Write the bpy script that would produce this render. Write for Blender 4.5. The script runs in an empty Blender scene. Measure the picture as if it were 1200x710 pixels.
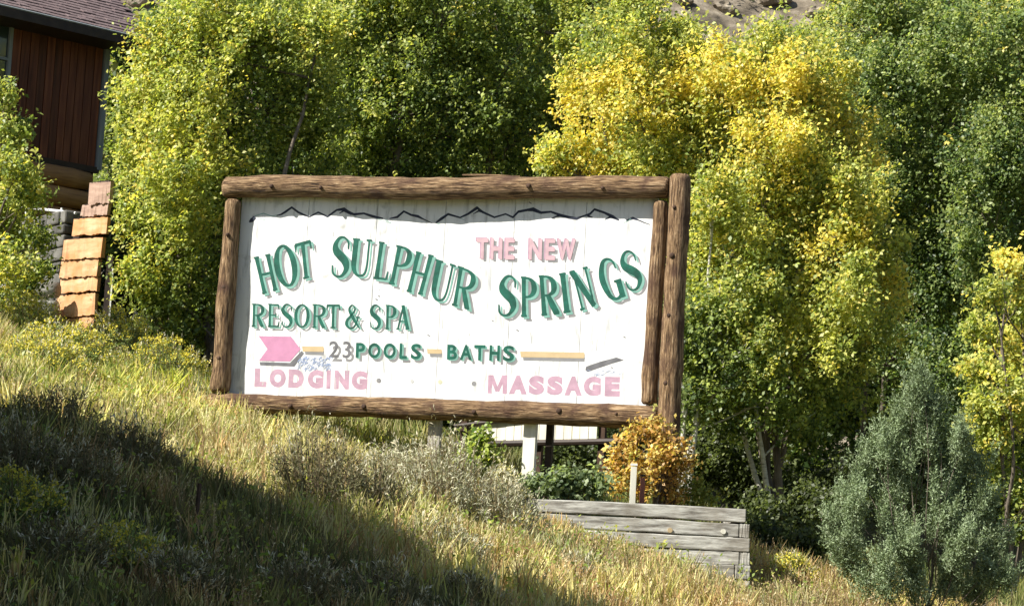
import bpy, bmesh, math, random
import numpy as np
from mathutils import Vector, Matrix, noise as mnoise

random.seed(7)
rng = np.random.default_rng(7)
sc = bpy.context.scene
COL = sc.collection

# ------------------------------------------------------------------ camera
PITCH, ROLL, FPX = math.radians(6.89), math.radians(3.19), 3000.0
F_ = Vector((0, math.cos(PITCH), math.sin(PITCH)))
U0 = Vector((0, -math.sin(PITCH), math.cos(PITCH)))
R0 = Vector((1, 0, 0))
CR = R0 * math.cos(ROLL) + U0 * math.sin(ROLL)
CU = -R0 * math.sin(ROLL) + U0 * math.cos(ROLL)
cam_d = bpy.data.cameras.new('camera')
cam = bpy.data.objects.new('camera', cam_d)
COL.objects.link(cam)
cam.matrix_world = Matrix(((CR.x, CU.x, -F_.x, 0), (CR.y, CU.y, -F_.y, 0), (CR.z, CU.z, -F_.z, 0), (0, 0, 0, 1)))
cam_d.sensor_width = 36
cam_d.lens = FPX / 1200 * 36
cam_d.clip_end = 3000
sc.camera = cam

# ------------------------------------------------------------------ light
SUN = Vector((-1.33, -.61, 1.376)).normalized()
world = bpy.data.worlds.new('World')
sc.world = world
world.use_nodes = True
wn = world.node_tree.nodes
bg = wn.get('Background') or wn.new('ShaderNodeBackground')
sky = wn.new('ShaderNodeTexSky')
sky.sky_type = 'NISHITA'
sky.sun_disc = False
sky.sun_elevation = math.asin(SUN.z)
sky.sun_rotation = math.atan2(SUN.x, SUN.y)
world.node_tree.links.new(sky.outputs[0], bg.inputs[0])
bg.inputs[1].default_value = 0.062
sun_d = bpy.data.lights.new('sun', 'SUN')
sun_d.energy = 5.0
sun_d.angle = math.radians(.5)
sun_d.color = (1, .95, .86)
sun = bpy.data.objects.new('sun', sun_d)
COL.objects.link(sun)
sun.rotation_euler = SUN.to_track_quat('Z', 'Y').to_euler()
sun.location = (-20, 10, 30)
sc.view_settings.view_transform = 'Standard'
sc.view_settings.look = 'None'
sc.view_settings.gamma = 1
sc.view_settings.exposure = 1.1
sc.cycles.max_bounces = 6
sc.cycles.transparent_max_bounces = 6


def at(px, py, Y):
    """world point at depth Y that stands where the photograph shows (px,py)"""
    d = F_ + CR * ((px - 600) / FPX) + CU * ((355 - py) / FPX)
    return d * (Y / d.y)


# ------------------------------------------------------------------ helpers
def link(o, parent=None):
    COL.objects.link(o)
    if parent is not None:
        o.parent = parent
    return o


def tag(o, label=None, cat=None, group=None, kind=None):
    if label: o['label'] = label
    if cat: o['category'] = cat
    if group: o['group'] = group
    if kind: o['kind'] = kind
    return o


def empty(name, loc=(0, 0, 0), rotz=0):
    o = bpy.data.objects.new(name, None)
    o.location = loc
    o.rotation_euler = (0, 0, rotz)
    o.empty_display_size = .2
    return link(o)


def mesh_obj(name, verts, faces, mat, parent=None, smooth=False, local=None, cols=None):
    """verts Nx3 (world unless parent given and local True), faces list or int array"""
    me = bpy.data.meshes.new(name)
    verts = np.asarray(verts, np.float32)
    if isinstance(faces, np.ndarray):
        nf, k = faces.shape
        me.vertices.add(len(verts)); me.vertices.foreach_set('co', verts.ravel())
        me.loops.add(nf * k); me.loops.foreach_set('vertex_index', faces.astype(np.int32).ravel())
        me.polygons.add(nf); me.polygons.foreach_set('loop_start', np.arange(nf, dtype=np.int32) * k)
        me.update(calc_edges=True)
    else:
        me.from_pydata(verts.tolist(), [], faces)
    if cols is not None:
        ca = me.color_attributes.new('Col', 'FLOAT_COLOR', 'POINT')
        c4 = np.ones((len(verts), 4), np.float32); c4[:, :3] = cols
        ca.data.foreach_set('color', c4.ravel())
    if smooth:
        me.polygons.foreach_set('use_smooth', np.ones(len(me.polygons), bool))
    for m in (mat if isinstance(mat, (list, tuple)) else [mat]):
        me.materials.append(m)
    o = bpy.data.objects.new(name, me)
    link(o)
    if parent is not None:
        o.parent = parent
        if not local:
            bpy.context.view_layer.update()
            o.matrix_parent_inverse = parent.matrix_world.inverted()
    return o


class MB:
    def __init__(s): s.v, s.f, s.c = [], [], []

    def add(s, v, f):
        n = len(s.v); s.v += [tuple(p) for p in v]; s.f += [tuple(i + n for i in q) for q in f]

    def box(s, c, h, ax=None):
        """c centre, h half sizes, ax three axes"""
        ax = ax or (Vector((1, 0, 0)), Vector((0, 1, 0)), Vector((0, 0, 1)))
        c = Vector(c); P = []
        for k in (-1, 1):
            for j in (-1, 1):
                for i in (-1, 1):
                    P.append(c + ax[0] * h[0] * i + ax[1] * h[1] * j + ax[2] * h[2] * k)
        s.add(P, [(0, 2, 3, 1), (4, 5, 7, 6), (0, 1, 5, 4), (2, 6, 7, 3), (0, 4, 6, 2), (1, 3, 7, 5)])

    def tube(s, pts, rad, n=8, rough=0, seed=0, caps=True):
        pts = [Vector(p) for p in pts]; N = len(pts); rings = []
        up = Vector((0, 0, 1)) if abs((pts[-1] - pts[0]).normalized().z) < .9 else Vector((1, 0, 0))
        for i, p in enumerate(pts):
            t = (pts[min(i + 1, N - 1)] - pts[max(i - 1, 0)]).normalized()
            a = t.cross(up).normalized(); b = t.cross(a)
            r = rad[i] if hasattr(rad, '__len__') else rad
            ring = []
            for k in range(n):
                th = 2 * math.pi * k / n
                q = p + (a * math.cos(th) + b * math.sin(th)) * r
                if rough:
                    nn = mnoise.noise(Vector((q.x * 1.4 + seed * 7, q.y * 1.4, q.z * 1.4))) * .6 + mnoise.noise(q * 5 + Vector((seed, 0, 0))) * .4
                    q = p + (a * math.cos(th) + b * math.sin(th)) * r * (1 + rough * nn)
                ring.append(q)
            rings.append(ring)
        v = [q for r_ in rings for q in r_]; f = []
        for i in range(N - 1):
            for k in range(n):
                k2 = (k + 1) % n
                f.append((i * n + k, i * n + k2, (i + 1) * n + k2, (i + 1) * n + k))
        if caps:
            f.append(tuple(range(n - 1, -1, -1))); f.append(tuple((N - 1) * n + k for k in range(n)))
        s.add(v, f)

    def build(s, name, mat, parent=None, smooth=False, local=None):
        return mesh_obj(name, s.v, s.f, mat, parent, smooth, local)


def snoise(x, y, z=0, s=1.0, seed=0):
    """cheap smooth pseudo noise, about -1..1, numpy"""
    r = np.random.default_rng(1000 + seed)
    out = 0
    for k in range(7):
        w = r.normal(size=3) * s * (1 + .5 * k)
        out = out + np.sin(x * w[0] + y * w[1] + z * w[2] + r.uniform(0, 6.28)) / (1 + .35 * k)
    return out / 2.2


# ------------------------------------------------------------------ materials
def nt(name):
    m = bpy.data.materials.new(name); m.use_nodes = True
    return m, m.node_tree.nodes, m.node_tree.links, m.node_tree.nodes['Principled BSDF']


def foliage_mat(name, trans=.35, rough=.45, spec=.4):
    m, n, l, p = nt(name)
    a = n.new('ShaderNodeAttribute'); a.attribute_name = 'Col'
    l.new(a.outputs['Color'], p.inputs['Base Color'])
    p.inputs['Roughness'].default_value = rough
    p.inputs['Specular IOR Level'].default_value = spec
    t = n.new('ShaderNodeBsdfTranslucent')
    g = n.new('ShaderNodeMixRGB'); g.blend_type = 'MULTIPLY'; g.inputs[0].default_value = 1
    g.inputs[2].default_value = (1.1, 1.15, .55, 1)
    l.new(a.outputs['Color'], g.inputs[1]); l.new(g.outputs[0], t.inputs['Color'])
    mx = n.new('ShaderNodeMixShader'); mx.inputs[0].default_value = trans
    l.new(p.outputs[0], mx.inputs[1]); l.new(t.outputs[0], mx.inputs[2])
    l.new(mx.outputs[0], n['Material Output'].inputs['Surface'])
    return m


def noise_mat(name, stops, scale=(1, 1, 1), nscale=5, detail=6, rough=.8, bump=.3, bdist=.02, second=None, spec=.3, tex='Object'):
    m, n, l, p = nt(name)
    tc = n.new('ShaderNodeTexCoord'); mp = n.new('ShaderNodeMapping'); mp.inputs['Scale'].default_value = scale
    l.new(tc.outputs[tex], mp.inputs[0])
    nz = n.new('ShaderNodeTexNoise'); nz.inputs['Scale'].default_value = nscale; nz.inputs['Detail'].default_value = detail
    nz.inputs['Roughness'].default_value = .62
    l.new(mp.outputs[0], nz.inputs['Vector'])
    cr = n.new('ShaderNodeValToRGB'); e = cr.color_ramp.elements
    while len(e) < len(stops): e.new(.5)
    for i, (pos, c) in enumerate(stops):
        e[i].position = pos; e[i].color = (*c, 1)
    l.new(nz.outputs['Fac'], cr.inputs[0])
    out = cr.outputs[0]
    if second:
        s2, c2, lo, hi = second
        nz2 = n.new('ShaderNodeTexNoise'); nz2.inputs['Scale'].default_value = s2; nz2.inputs['Detail'].default_value = 4
        l.new(tc.outputs[tex], nz2.inputs['Vector'])
        r2 = n.new('ShaderNodeMapRange'); r2.inputs[1].default_value = lo; r2.inputs[2].default_value = hi
        l.new(nz2.outputs['Fac'], r2.inputs[0])
        mx = n.new('ShaderNodeMixRGB'); mx.inputs[2].default_value = (*c2, 1)
        l.new(r2.outputs[0], mx.inputs[0]); l.new(out, mx.inputs[1]); out = mx.outputs[0]
    l.new(out, p.inputs['Base Color'])
    p.inputs['Roughness'].default_value = rough; p.inputs['Specular IOR Level'].default_value = spec
    if bump:
        b = n.new('ShaderNodeBump'); b.inputs['Strength'].default_value = bump; b.inputs['Distance'].default_value = bdist
        l.new(nz.outputs['Fac'], b.inputs['Height']); l.new(b.outputs[0], p.inputs['Normal'])
    return m


M = {}
M['leaf'] = foliage_mat('leaf', .50, .45, .4)
M['grass'] = foliage_mat('grass_blade', .3, .6, .25)
M['needle'] = foliage_mat('needle', .15, .75, .08)
# peeled pine logs of the frame: grain runs along local X (horizontal logs) or Z (posts)
logst = [(.34, (.022, .012, .006)), (.43, (.105, .060, .030)), (.52, (.22, .138, .070)), (.63, (.36, .245, .140)), (.74, (.60, .47, .31))]
M['log_h'] = noise_mat('peeled_log_lying', logst, (1.0, 11, 11), 4.2, 12, .85, 1, .05, (3.2, (.085, .045, .027), .50, .68))
M['log_v'] = noise_mat('peeled_log_standing', logst, (11, 11, 1.0), 4.2, 12, .85, 1, .05, (3.2, (.085, .045, .027), .50, .68))
M['log_dark'] = noise_mat('dark_post_wood', [(.3, (.02, .012, .008)), (.6, (.08, .045, .028)), (.8, (.14, .085, .05))], (3, 3, .5), 4, 8, .85, .8, .03)
M['paint_white'] = noise_mat('white_board_paint', [(.30, (.36, .365, .365)), (.39, (.50, .51, .51)), (.47, (.66, .67, .67)), (.6, (.70, .705, .705))], (3, 3, .45), 3.5, 12, .6, .05, .004, (5, (.36, .36, .345), .60, .78))
M['weathered'] = noise_mat('weathered_timber', [(.30, (.07, .062, .05)), (.42, (.19, .18, .16)), (.55, (.33, .325, .295)), (.72, (.50, .495, .46))], (.35, 4, 6), 3.2, 9, .85, .6, .02, (2.2, (.16, .14, .11), .5, .75))
M['post_grey'] = noise_mat('grey_post_wood', [(.3, (.22, .20, .17)), (.6, (.34, .32, .28)), (.8, (.42, .4, .35))], (4, 4, .5), 4, 7, .8, .4, .01)
M['post_cream'] = noise_mat('cream_post_paint', [(.3, (.55, .53, .44)), (.6, (.70, .68, .58)), (.8, (.74, .72, .62))], (4, 4, .6), 3, 6, .7, .2, .01)
M['cedar'] = noise_mat('red_cedar_board', [(.25, (.035, .010, .006)), (.5, (.11, .033, .015)), (.75, (.18, .062, .028))], (5, 5, .35), 3, 8, .6, .3, .01)
M['house_log'] = noise_mat('honey_log', [(.25, (.15, .075, .03)), (.5, (.30, .155, .06)), (.75, (.42, .24, .10))], (.5, .5, 5), 3, 8, .6, .4, .015)
M['slab'] = noise_mat('orange_slab_wood', [(.25, (.20, .10, .045)), (.4, (.40, .22, .105)), (.58, (.50, .31, .17)), (.8, (.58, .42, .28))], (1, 1, 5), 2.2, 8, .7, .4, .01, (3.5, (.42, .19, .07), .42, .66))
M['slab_grey'] = noise_mat('grey_brown_slab_wood', [(.25, (.16, .10, .07)), (.5, (.30, .20, .15)), (.75, (.40, .29, .22))], (1, 1, 5), 2.2, 8, .8, .4, .01)
M['trim_dark'] = noise_mat('dark_trim', [(.3, (.02, .013, .010)), (.7, (.045, .03, .022))], (1, 1, 1), 6, 4, .6, .1, .01)
M['trim_grey'] = noise_mat('grey_corner_trim', [(.3, (.16, .18, .19)), (.7, (.24, .26, .27))], (3, 3, .4), 4, 4, .7, .1, .01)
M['shingle'] = noise_mat('asphalt_shingle', [(.25, (.09, .06, .06)), (.5, (.17, .12, .12)), (.75, (.25, .19, .185))], (2, 2, 2), 3, 8, .95, .4, .01, (40, (.10, .075, .075), .45, .6))
M['bark_pale'] = noise_mat('pale_aspen_bark', [(.3, (.10, .09, .07)), (.45, (.42, .40, .34)), (.7, (.58, .56, .49))], (2, 2, 7), 4, 7, .8, .5, .01)
M['bark_grey'] = noise_mat('grey_brown_bark', [(.3, (.05, .04, .03)), (.6, (.17, .14, .11)), (.8, (.26, .23, .19))], (5, 5, 1), 4, 7, .9, .7, .02)
M['rust'] = noise_mat('rusty_metal', [(.3, (.02, .014, .01)), (.7, (.08, .045, .03))], (1, 1, 1), 20, 5, .7, .2, .003)
M['stone'] = noise_mat('grey_stone', [(.3, (.05, .048, .042)), (.5, (.11, .107, .095)), (.75, (.20, .195, .175))], (1, 1, 1), 4, 9, .9, .7, .03)
M['hillrock'] = noise_mat('hill_rock', [(.32, (.045, .037, .026)), (.5, (.16, .132, .095)), (.72, (.33, .29, .225))], (1, 1, 1.6), 1.2, 12, .9, .9, .15)
M['ground'] = noise_mat('ground_soil', [(.3, (.05, .045, .02)), (.5, (.13, .11, .05)), (.7, (.22, .18, .09))], (1, 1, 1), 6, 9, .95, .7, .06, (.5, (.12, .13, .05), .4, .65))


def flat(name, c, rough=.6, var=.12):
    return noise_mat(name, [(.3, tuple(x * (1 - var) for x in c)), (.7, tuple(min(1, x * (1 + var)) for x in c))], (1, 1, 1), 7, 6, rough, 0)


M['green'] = flat('sign_green', (.006, .085, .058), .5, .5)
M['mint'] = flat('sign_mint', (.165, .34, .29), .5, .2)
M['shadowgrey'] = flat('sign_grey', (.205, .205, .21), .5, .15)
M['pink'] = flat('sign_pink', (.46, .215, .34), .5, .1)
M['mauve'] = flat('sign_mauve', (.40, .26, .33), .5, .2)
M['palepink'] = flat('sign_pale_pink', (.47, .32, .355), .5, .15)
M['tan'] = flat('sign_tan', (.47, .36, .21), .5, .1)
M['navy'] = flat('sign_navy', (.018, .022, .04), .5, .3)
M['darkgrey'] = flat('sign_dark_grey', (.13, .13, .14), .5, .3)
M['bluescribble'] = flat('sign_faded_blue', (.28, .34, .50), .5, .12)
M['ghost'] = flat('sign_ghost', (.425, .43, .425), .5, .04)
M['khaki'] = flat('sign_khaki', (.47, .47, .34), .5, .1)
gm, gn, gl, gp = nt('window_glass'); gp.inputs['Base Color'].default_value = (.03, .045, .05, 1); gp.inputs['Roughness'].default_value = .08; gp.inputs['Specular IOR Level'].default_value = .8
M['glass'] = gm
M['white_metal'] = flat('white_pipe_paint', (.72, .72, .70), .4, .05)
M['red'] = flat('faded_red_paint', (.26, .09, .06), .6, .2)


def vary(m, amt):
    n, l = m.node_tree.nodes, m.node_tree.links; p = n['Principled BSDF']
    src = p.inputs['Base Color'].links[0].from_socket
    oi = n.new('ShaderNodeObjectInfo'); mr = n.new('ShaderNodeMapRange'); mr.inputs[3].default_value = 1 - amt; mr.inputs[4].default_value = 1 + amt
    l.new(oi.outputs['Random'], mr.inputs[0])
    hs = n.new('ShaderNodeHueSaturation'); l.new(mr.outputs[0], hs.inputs['Value']); l.new(src, hs.inputs['Color']); l.new(hs.outputs[0], p.inputs['Base Color'])


for k_, a_ in (('cedar', .38), ('slab', .14), ('weathered', .15), ('house_log', .15), ('stone', .3)): vary(M[k_], a_)

# ------------------------------------------------------------------ terrain
def gh(x, y):
    x = np.asarray(x, float); y = np.asarray(y, float)
    xs = np.clip(x, -16, 30)
    xe = np.where(xs < 4, xs, 4 + 4 * np.tanh((xs - 4) / 4))
    base = 2.62 - .225 * (xe + 4)
    base = base - .045 * np.maximum(-4 - xs, 0)
    s = np.where(y > 26, .15 * (y - 36), .15 * (26 - 36) - .24 * (26 - y))
    s = np.where(y > 40, .6 + .04 * (y - 40), s)
    # the lot right of the planter stays low and level
    z = base + s
    z = z - .22 * np.exp(-((x + 3.9) / 1.6) ** 2 - ((y - 35.6) / 1.3) ** 2) - .10 * np.exp(-((x + 1.9) / 1.5) ** 2 - ((y - 34.6) / 1.5) ** 2)
    z = np.where(y < 20, np.maximum(z, -1.6), z)
    z = np.maximum(z, -1.6 + .0 * y)
    z = z + .05 * snoise(x, y, 0, .9, 1) + .03 * snoise(x, y, 0, 2.4, 2)
    hill = np.maximum(y - 54, 0)
    z = z + hill * .62 - np.maximum(y - 190, 0) * .62 * .9 + np.clip(hill / 15, 0, 1) * (2.2 * snoise(x, y, 0, .12, 3) + .7 * snoise(x, y, 0, .5, 4))
    return z


def gz(x, y): return float(gh(np.array([x]), np.array([y]))[0])


xs = np.concatenate([np.linspace(-400, -32, 24), np.arange(-30, 30.1, .4), np.linspace(32, 400, 24)])
ys = np.concatenate([np.linspace(-60, 8, 18), np.arange(9, 62, .4), np.arange(62.5, 140, 1.2), np.linspace(142, 420, 30)])
gx, gy = np.meshgrid(xs, ys)
gzv = gh(gx, gy)
gv = np.stack([gx.ravel(), gy.ravel(), gzv.ravel()], 1)
nx, ny = len(xs), len(ys)
ii = np.arange((ny - 1) * nx).reshape(ny - 1, nx)[:, :-1].ravel()
gf = np.stack([ii, ii + 1, ii + 1 + nx, ii + nx], 1)
# split: the slope and the rocky hill behind are one sheet with two materials
g = mesh_obj('ground', gv, gf, [M['ground'], M['hillrock']], smooth=True)
fy = gv[gf[:, 0], 1]
g.data.polygons.foreach_set('material_index', (fy > 56).astype(np.int32))
tag(g, 'sloping hillside soil rising to the rocky hill behind the trees', kind='structure')

# ------------------------------------------------------------------ leaf and blade generators
def unit(v): return v / np.maximum(np.linalg.norm(v, axis=1, keepdims=True), 1e-9)


def leaf_mesh(pos, size, col, up_bias=.5, aspect=.62, axis=None, jitter=.12, nbias=(-.5, -.45, .6)):
    """folded four-point leaves"""
    n = len(pos)
    nrm = unit(rng.normal(size=(n, 3)) + np.array(nbias) * up_bias * 2)
    if axis is None:
        ax = rng.normal(size=(n, 3)); ax[:, 2] -= .5
    else:
        ax = axis + rng.normal(size=(n, 3)) * .35
    ax = unit(ax - nrm * np.sum(ax * nrm, 1, keepdims=True))
    sd = np.cross(nrm, ax)
    s = (size * (1 + rng.normal(size=n) * .22))[:, None] if np.ndim(size) == 0 else (size * (1 + rng.normal(size=n) * .22))[:, None]
    s = np.abs(s)
    fold = nrm * s * .12
    v = np.stack([pos, pos + ax * s * .5 + sd * s * aspect * .5 + fold, pos + ax * s, pos + ax * s * .5 - sd * s * aspect * .5 + fold], 1)
    c = np.clip(col * (1 + rng.normal(size=(n, 1)) * jitter), 0.005, .95)
    c4 = np.repeat(c[:, None, :], 4, 1)
    f = np.arange(n * 4).reshape(n, 4)
    return v.reshape(-1, 3), f, c4.reshape(-1, 3)


def pal(n, cols, w):
    idx = rng.choice(len(cols), size=n, p=np.array(w) / np.sum(w))
    return np.array(cols, float)[idx]


GREEN = (.210, .275, .075); DGREEN = (.085, .132, .042); YGREEN = (.52, .52, .125); YEL = (.83, .67, .15)
GOLD = (.66, .42, .045); LIME = (.365, .42, .105); BGREEN = (.16, .26, .075); ORANGE = (.58, .24, .035); BROWN = (.22, .10, .03)


def crown(name, lobes, parent, mats_w, dens=1.0, size=.073, zmin=None, noise_seed=0):
    """lobes: list of (Vector centre, radius, weights) ; weights over palette"""
    P, C, A = [], [], []
    rs = random.Random(noise_seed * 3 + 1)
    extra = []
    for (c, r, w) in lobes:
        for _ in range(2):
            if rs.random() < .6 and r > .35:
                dv = Vector((rs.gauss(0, 1), rs.gauss(0, .6), rs.gauss(.35, 1))).normalized()
                extra.append((Vector(c) + dv * r * rs.uniform(.82, 1.08), r * rs.uniform(.30, .42), w))
    for (c, r, w) in list(lobes) + extra:
        c = np.array(c)
        nt_ = int(430 * r * r * dens * 1.0 / .72) + 10
        d = unit(rng.normal(size=(nt_, 3)))
        nc = 10
        sc_ = unit(rng.normal(size=(nc, 3))) * rng.uniform(.9, 1.12, (nc, 1)); pick = rng.integers(0, nc, nt_); clump = rng.random(nt_) < .62
        dd = sc_[pick] + rng.normal(size=(nt_, 3)) * .22
        d = np.where(clump[:, None], unit(dd) * np.linalg.norm(sc_[pick], axis=1)[:, None], d)
        lump = 1 + .22 * snoise(d[:, 0] * 3 + c[0], d[:, 1] * 3 + c[1], d[:, 2] * 3 + c[2], 1.3, noise_seed + 11)
        r = max(r - .16, r * .5)
        rr = r * lump * (.30 + .74 * rng.random(nt_) ** .6)
        rr = rr * np.where(clump, 1.06, .9) * np.where(rng.random(nt_) < .05, 1.22, 1)
        tw = c + d * rr[:, None] * np.array([1, 1, 1.08])
        k = 11
        axis = unit(d * .8 + np.array([0, 0, .75]) + rng.normal(size=(nt_, 3)) * .35)
        L = .34 * (1 + rng.normal(size=nt_) * .25)
        spray = rng.random(nt_) < .10
        L = np.where(spray, L * 2.1, L) * min(1, .25 + r / .4)
        axis = np.where(spray[:, None], unit(d * .75 + np.array([0, -.1, .95]) + rng.normal(size=(nt_, 3)) * .2), axis)
        t = rng.random((nt_, k))
        pos = tw[:, None, :] + axis[:, None, :] * (t * L[:, None])[:, :, None] + rng.normal(size=(nt_, k, 3)) * np.where(spray, .035, .055)[:, None, None]
        # patches of colour: whole twigs turn together
        wn_ = np.array(w, float)
        pn = snoise(tw[:, 0], tw[:, 1], tw[:, 2], 1.6, noise_seed + 3)[:, None]
        gsh = np.linspace(1, -1, len(w))[None, :]
        ww = np.clip(wn_[None, :] * (1 + .8 * pn * gsh), .001, None)
        cw = np.cumsum(ww / ww.sum(1, keepdims=True), 1)
        ci = (rng.random((nt_, 1)) > cw).sum(1).clip(0, len(w) - 1)
        tc_ = np.array(mats_w, float)[ci] * (1 + rng.normal(size=(nt_, 1)) * .13)
        P.append(pos.reshape(-1, 3)); C.append(np.repeat(tc_[:, None, :], k, 1).reshape(-1, 3))
        A.append(np.repeat(axis[:, None, :] * .35, k, 1).reshape(-1, 3))
    P = np.concatenate(P); C = np.concatenate(C)
    keep = P[:, 2] > gh(P[:, 0], P[:, 1]) + .05
    v, f, c = leaf_mesh(P[keep], size, C[keep], up_bias=.75)
    return mesh_obj(name, v, f, M['leaf'], parent, cols=c)


def bend_path(a, b, n=6, amp=.12, seed=0):
    r = random.Random(seed); a = Vector(a); b = Vector(b); out = []
    off = Vector((r.uniform(-1, 1), r.uniform(-1, 1), 0)) * amp * (b - a).length
    for i in range(n + 1):
        t = i / n
        out.append(a.lerp(b, t) + off * math.sin(t * math.pi) + Vector((r.uniform(-1, 1), r.uniform(-1, 1), 0)) * amp * .12 * (b - a).length)
    return out


PALETTE = [YEL, YGREEN, LIME, GREEN, DGREEN]


def tree(name, label, cat, base, lobes_px, Y, w, stems=3, dens=1, size=.073, bark='bark_grey', group=None, palette=None, sr=.06, seed=0, spread=.25):
    """lobes_px: (px, py, radius px[, depth offset[, weights]])"""
    bx, by = base
    root = empty(name, (bx, by, gz(bx, by) - .03))
    tag(root, label, cat, group)
    r = random.Random(seed + 5)
    lobes = []
    for L in lobes_px:
        px, py, rp = L[:3]
        dy = (L[3] if len(L) > 3 else 0) + (r.uniform(-.8, .8) if L[2] > 24 else 0)
        ww = L[4] if len(L) > 4 else w
        c = at(px, py, Y + dy)
        lobes.append((c, rp * (Y + dy) / FPX, ww))
    crown('crown', lobes, root, palette or PALETTE, dens, size, noise_seed=seed)
    top = max(lobes, key=lambda q: q[0].z)
    tops = sorted(lobes, key=lambda q: -q[0].z)[:max(stems, 1)]
    b0 = Vector((bx, by, gz(bx, by) - .05))
    limbs_left = list(lobes)
    paths = []
    for s in range(stems):
        bb = b0 + Vector((r.uniform(-spread, spread), r.uniform(-spread, spread) * .6, 0))
        pth = bend_path(bb, tops[s % len(tops)][0], 9, .06, seed * 13 + s)
        mb = MB(); rad = [sr * (1.15 - .85 * i / 9) * r.uniform(.95, 1.05) for i in range(10)]
        mb.tube(pth, rad, 8, .12, seed + s)
        mb.build('trunk', M[bark], root, True)
        paths.append(pth)
    for i, (c, rr, ww) in enumerate(lobes):
        pth = paths[i % len(paths)]
        # start where the stem is lower than the lobe
        cands = [p for p in pth if p.z < c.z - .2] or [pth[1]]
        st = min(cands, key=lambda p: (p - c).length)
        mb = MB(); lp = bend_path(st, c, 4, .1, seed + 40 + i)
        mb.tube(lp, [sr * .42, sr * .36, sr * .3, sr * .22, sr * .14], 6)
        # twigs within the lobe
        for k in range(5):
            d = Vector((r.gauss(0, 1), r.gauss(0, 1), r.gauss(.5, 1))).normalized()
            q = lp[3 if k % 2 else 2]
            mb.tube([q, q.lerp(c + d * rr * .8, .5) + Vector((0, 0, .05)), c + d * rr * .8], [sr * .2, sr * .14, sr * .06], 5)
        mb.build('limb', M[bark], root, True)
    return root


# ------------------------------------------------------------------ the billboard
YAW = math.radians(18.52)
EX = Vector((math.cos(YAW), -math.sin(YAW), 0)); EN = Vector((-math.sin(YAW), -math.cos(YAW), 0)); EZ = Vector((0, 0, 1))
SC = Vector((-.8111, 28, 3.374)) * (35 / 28)
BW, BH = 4.813 * 35 / 28, 2.2036 * 35 / 28
sign = empty('billboard', (SC.x, SC.y, gz(SC.x, SC.y)), -YAW)
tag(sign, 'large white painted wooden hot springs billboard framed with peeled logs', 'billboard')
SB = Matrix.Translation(Vector((SC.x, SC.y, sign.location.z))) @ Matrix.Rotation(-YAW, 4, 'Z')
Z0 = SC.z - sign.location.z


def L(u, v, n=0): return Vector((u, -n, Z0 + v))        # local: x along board, -y to the viewer


def uv(px, py, n=0):
    """photo pixel -> board coordinates (u,v) on the plane n metres in front of the board"""
    d = F_ + CR * ((px - 600) / FPX) + CU * ((355 - py) / FPX)
    o = SC + EN * n
    t = o.dot(EN) / d.dot(EN)
    q = d * t - o
    return q.dot(EX), q.dot(EZ)


seams = [-BW / 2 - .05] + [uv(x, 350)[0] for x in (355, 436, 516.5, 598, 682)] + [BW / 2 + .06]
for i in range(6):
    a, b = seams[i] + .004, seams[i + 1] - .004
    mb = MB(); mb.box(L((a + b) / 2, 0, -.012 + .0006 * (i % 2)), ((b - a) / 2, .012, BH / 2 + .04))
    mb.build('panel', M['paint_white'], sign, local=True)
# frame behind the panels
for v in (-BH / 2 + .15, 0, BH / 2 - .15):
    mb = MB(); mb.box(L(0, v, -.025 - .045), (BW / 2, .044, .07)); mb.build('batten', M['post_grey'], sign, local=True)


def log(name, p0, p1, r0, r1, mat, seed, n=26, seg=46, rough=.09, bend=.012, capmat=None):
    r = random.Random(seed); p0 = Vector(p0); p1 = Vector(p1); LL = (p1 - p0).length
    pts, rad = [], []
    for i in range(seg + 1):
        t = i / seg; p = p0.lerp(p1, t)
        w = Vector((mnoise.noise(Vector((t * 3, seed, 0))), mnoise.noise(Vector((t * 3, seed, 5))), mnoise.noise(Vector((t * 3, seed, 9)))))
        rr = r0 + (r1 - r0) * t
        rr *= 1 + .05 * mnoise.noise(Vector((t * LL * 1.6, seed * 3.1, 2)))
        # knots where branches were cut
        for k in range(int(LL)):
            rr *= 1 + .07 * math.exp(-((t * LL - (k + .5 + .35 * math.sin(k * 5 + seed))) / .09) ** 2)
        if i in (0, seg): rr *= .86
        pts.append(p + w * bend * 2); rad.append(rr)
    # bevel the ends
    pts = [pts[0] - (p1 - p0).normalized() * .0] + pts + [pts[-1]]
    pts[1] = pts[0] + (p1 - p0).normalized() * .035
    pts[-2] = pts[-1] - (p1 - p0).normalized() * .035
    rad = [rad[0] * .93] + rad + [rad[-1] * .93]; rad[1] = r0; rad[-2] = r1
    mb = MB(); mb.tube(pts, rad, n, rough, seed)
    return mb.build(name, M[mat], sign, True, local=True)


log('top_log', L(-BW / 2 - .27, BH / 2 + .158, .12), L(BW / 2 + .235, BH / 2 + .165, .12), .160, .150, 'log_h', 3, rough=.15, bend=.02)
log('bottom_log', L(-BW / 2 - .28, -BH / 2 - .135, .12), L(BW / 2 + .235, -BH / 2 - .155, .12), .130, .158, 'log_h', 8, rough=.16, bend=.02)
log('left_post', L(-BW / 2 - .14, -BH / 2 + .005, .12), L(-BW / 2 - .125, BH / 2 - .01, .11), .140, .118, 'log_v', 5, 20, 30, rough=.14)
log('inner_right_post', L(BW / 2 + .085, -BH / 2 + .01, .08), L(BW / 2 + .115, BH / 2 - .01, .08), .112, .102, 'log_v', 6, 20, 30, rough=.14)
zb = gz(*(SC + EX * 3.4).xy[:]) - .15 - sign.location.z
p0 = L(BW / 2 + .385, 0, .17); p0.z = zb
log('outer_right_post', p0, L(BW / 2 + .385, BH / 2 + .335, .16), .155, .142, 'log_v', 9, 24, 60, rough=.14)
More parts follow.
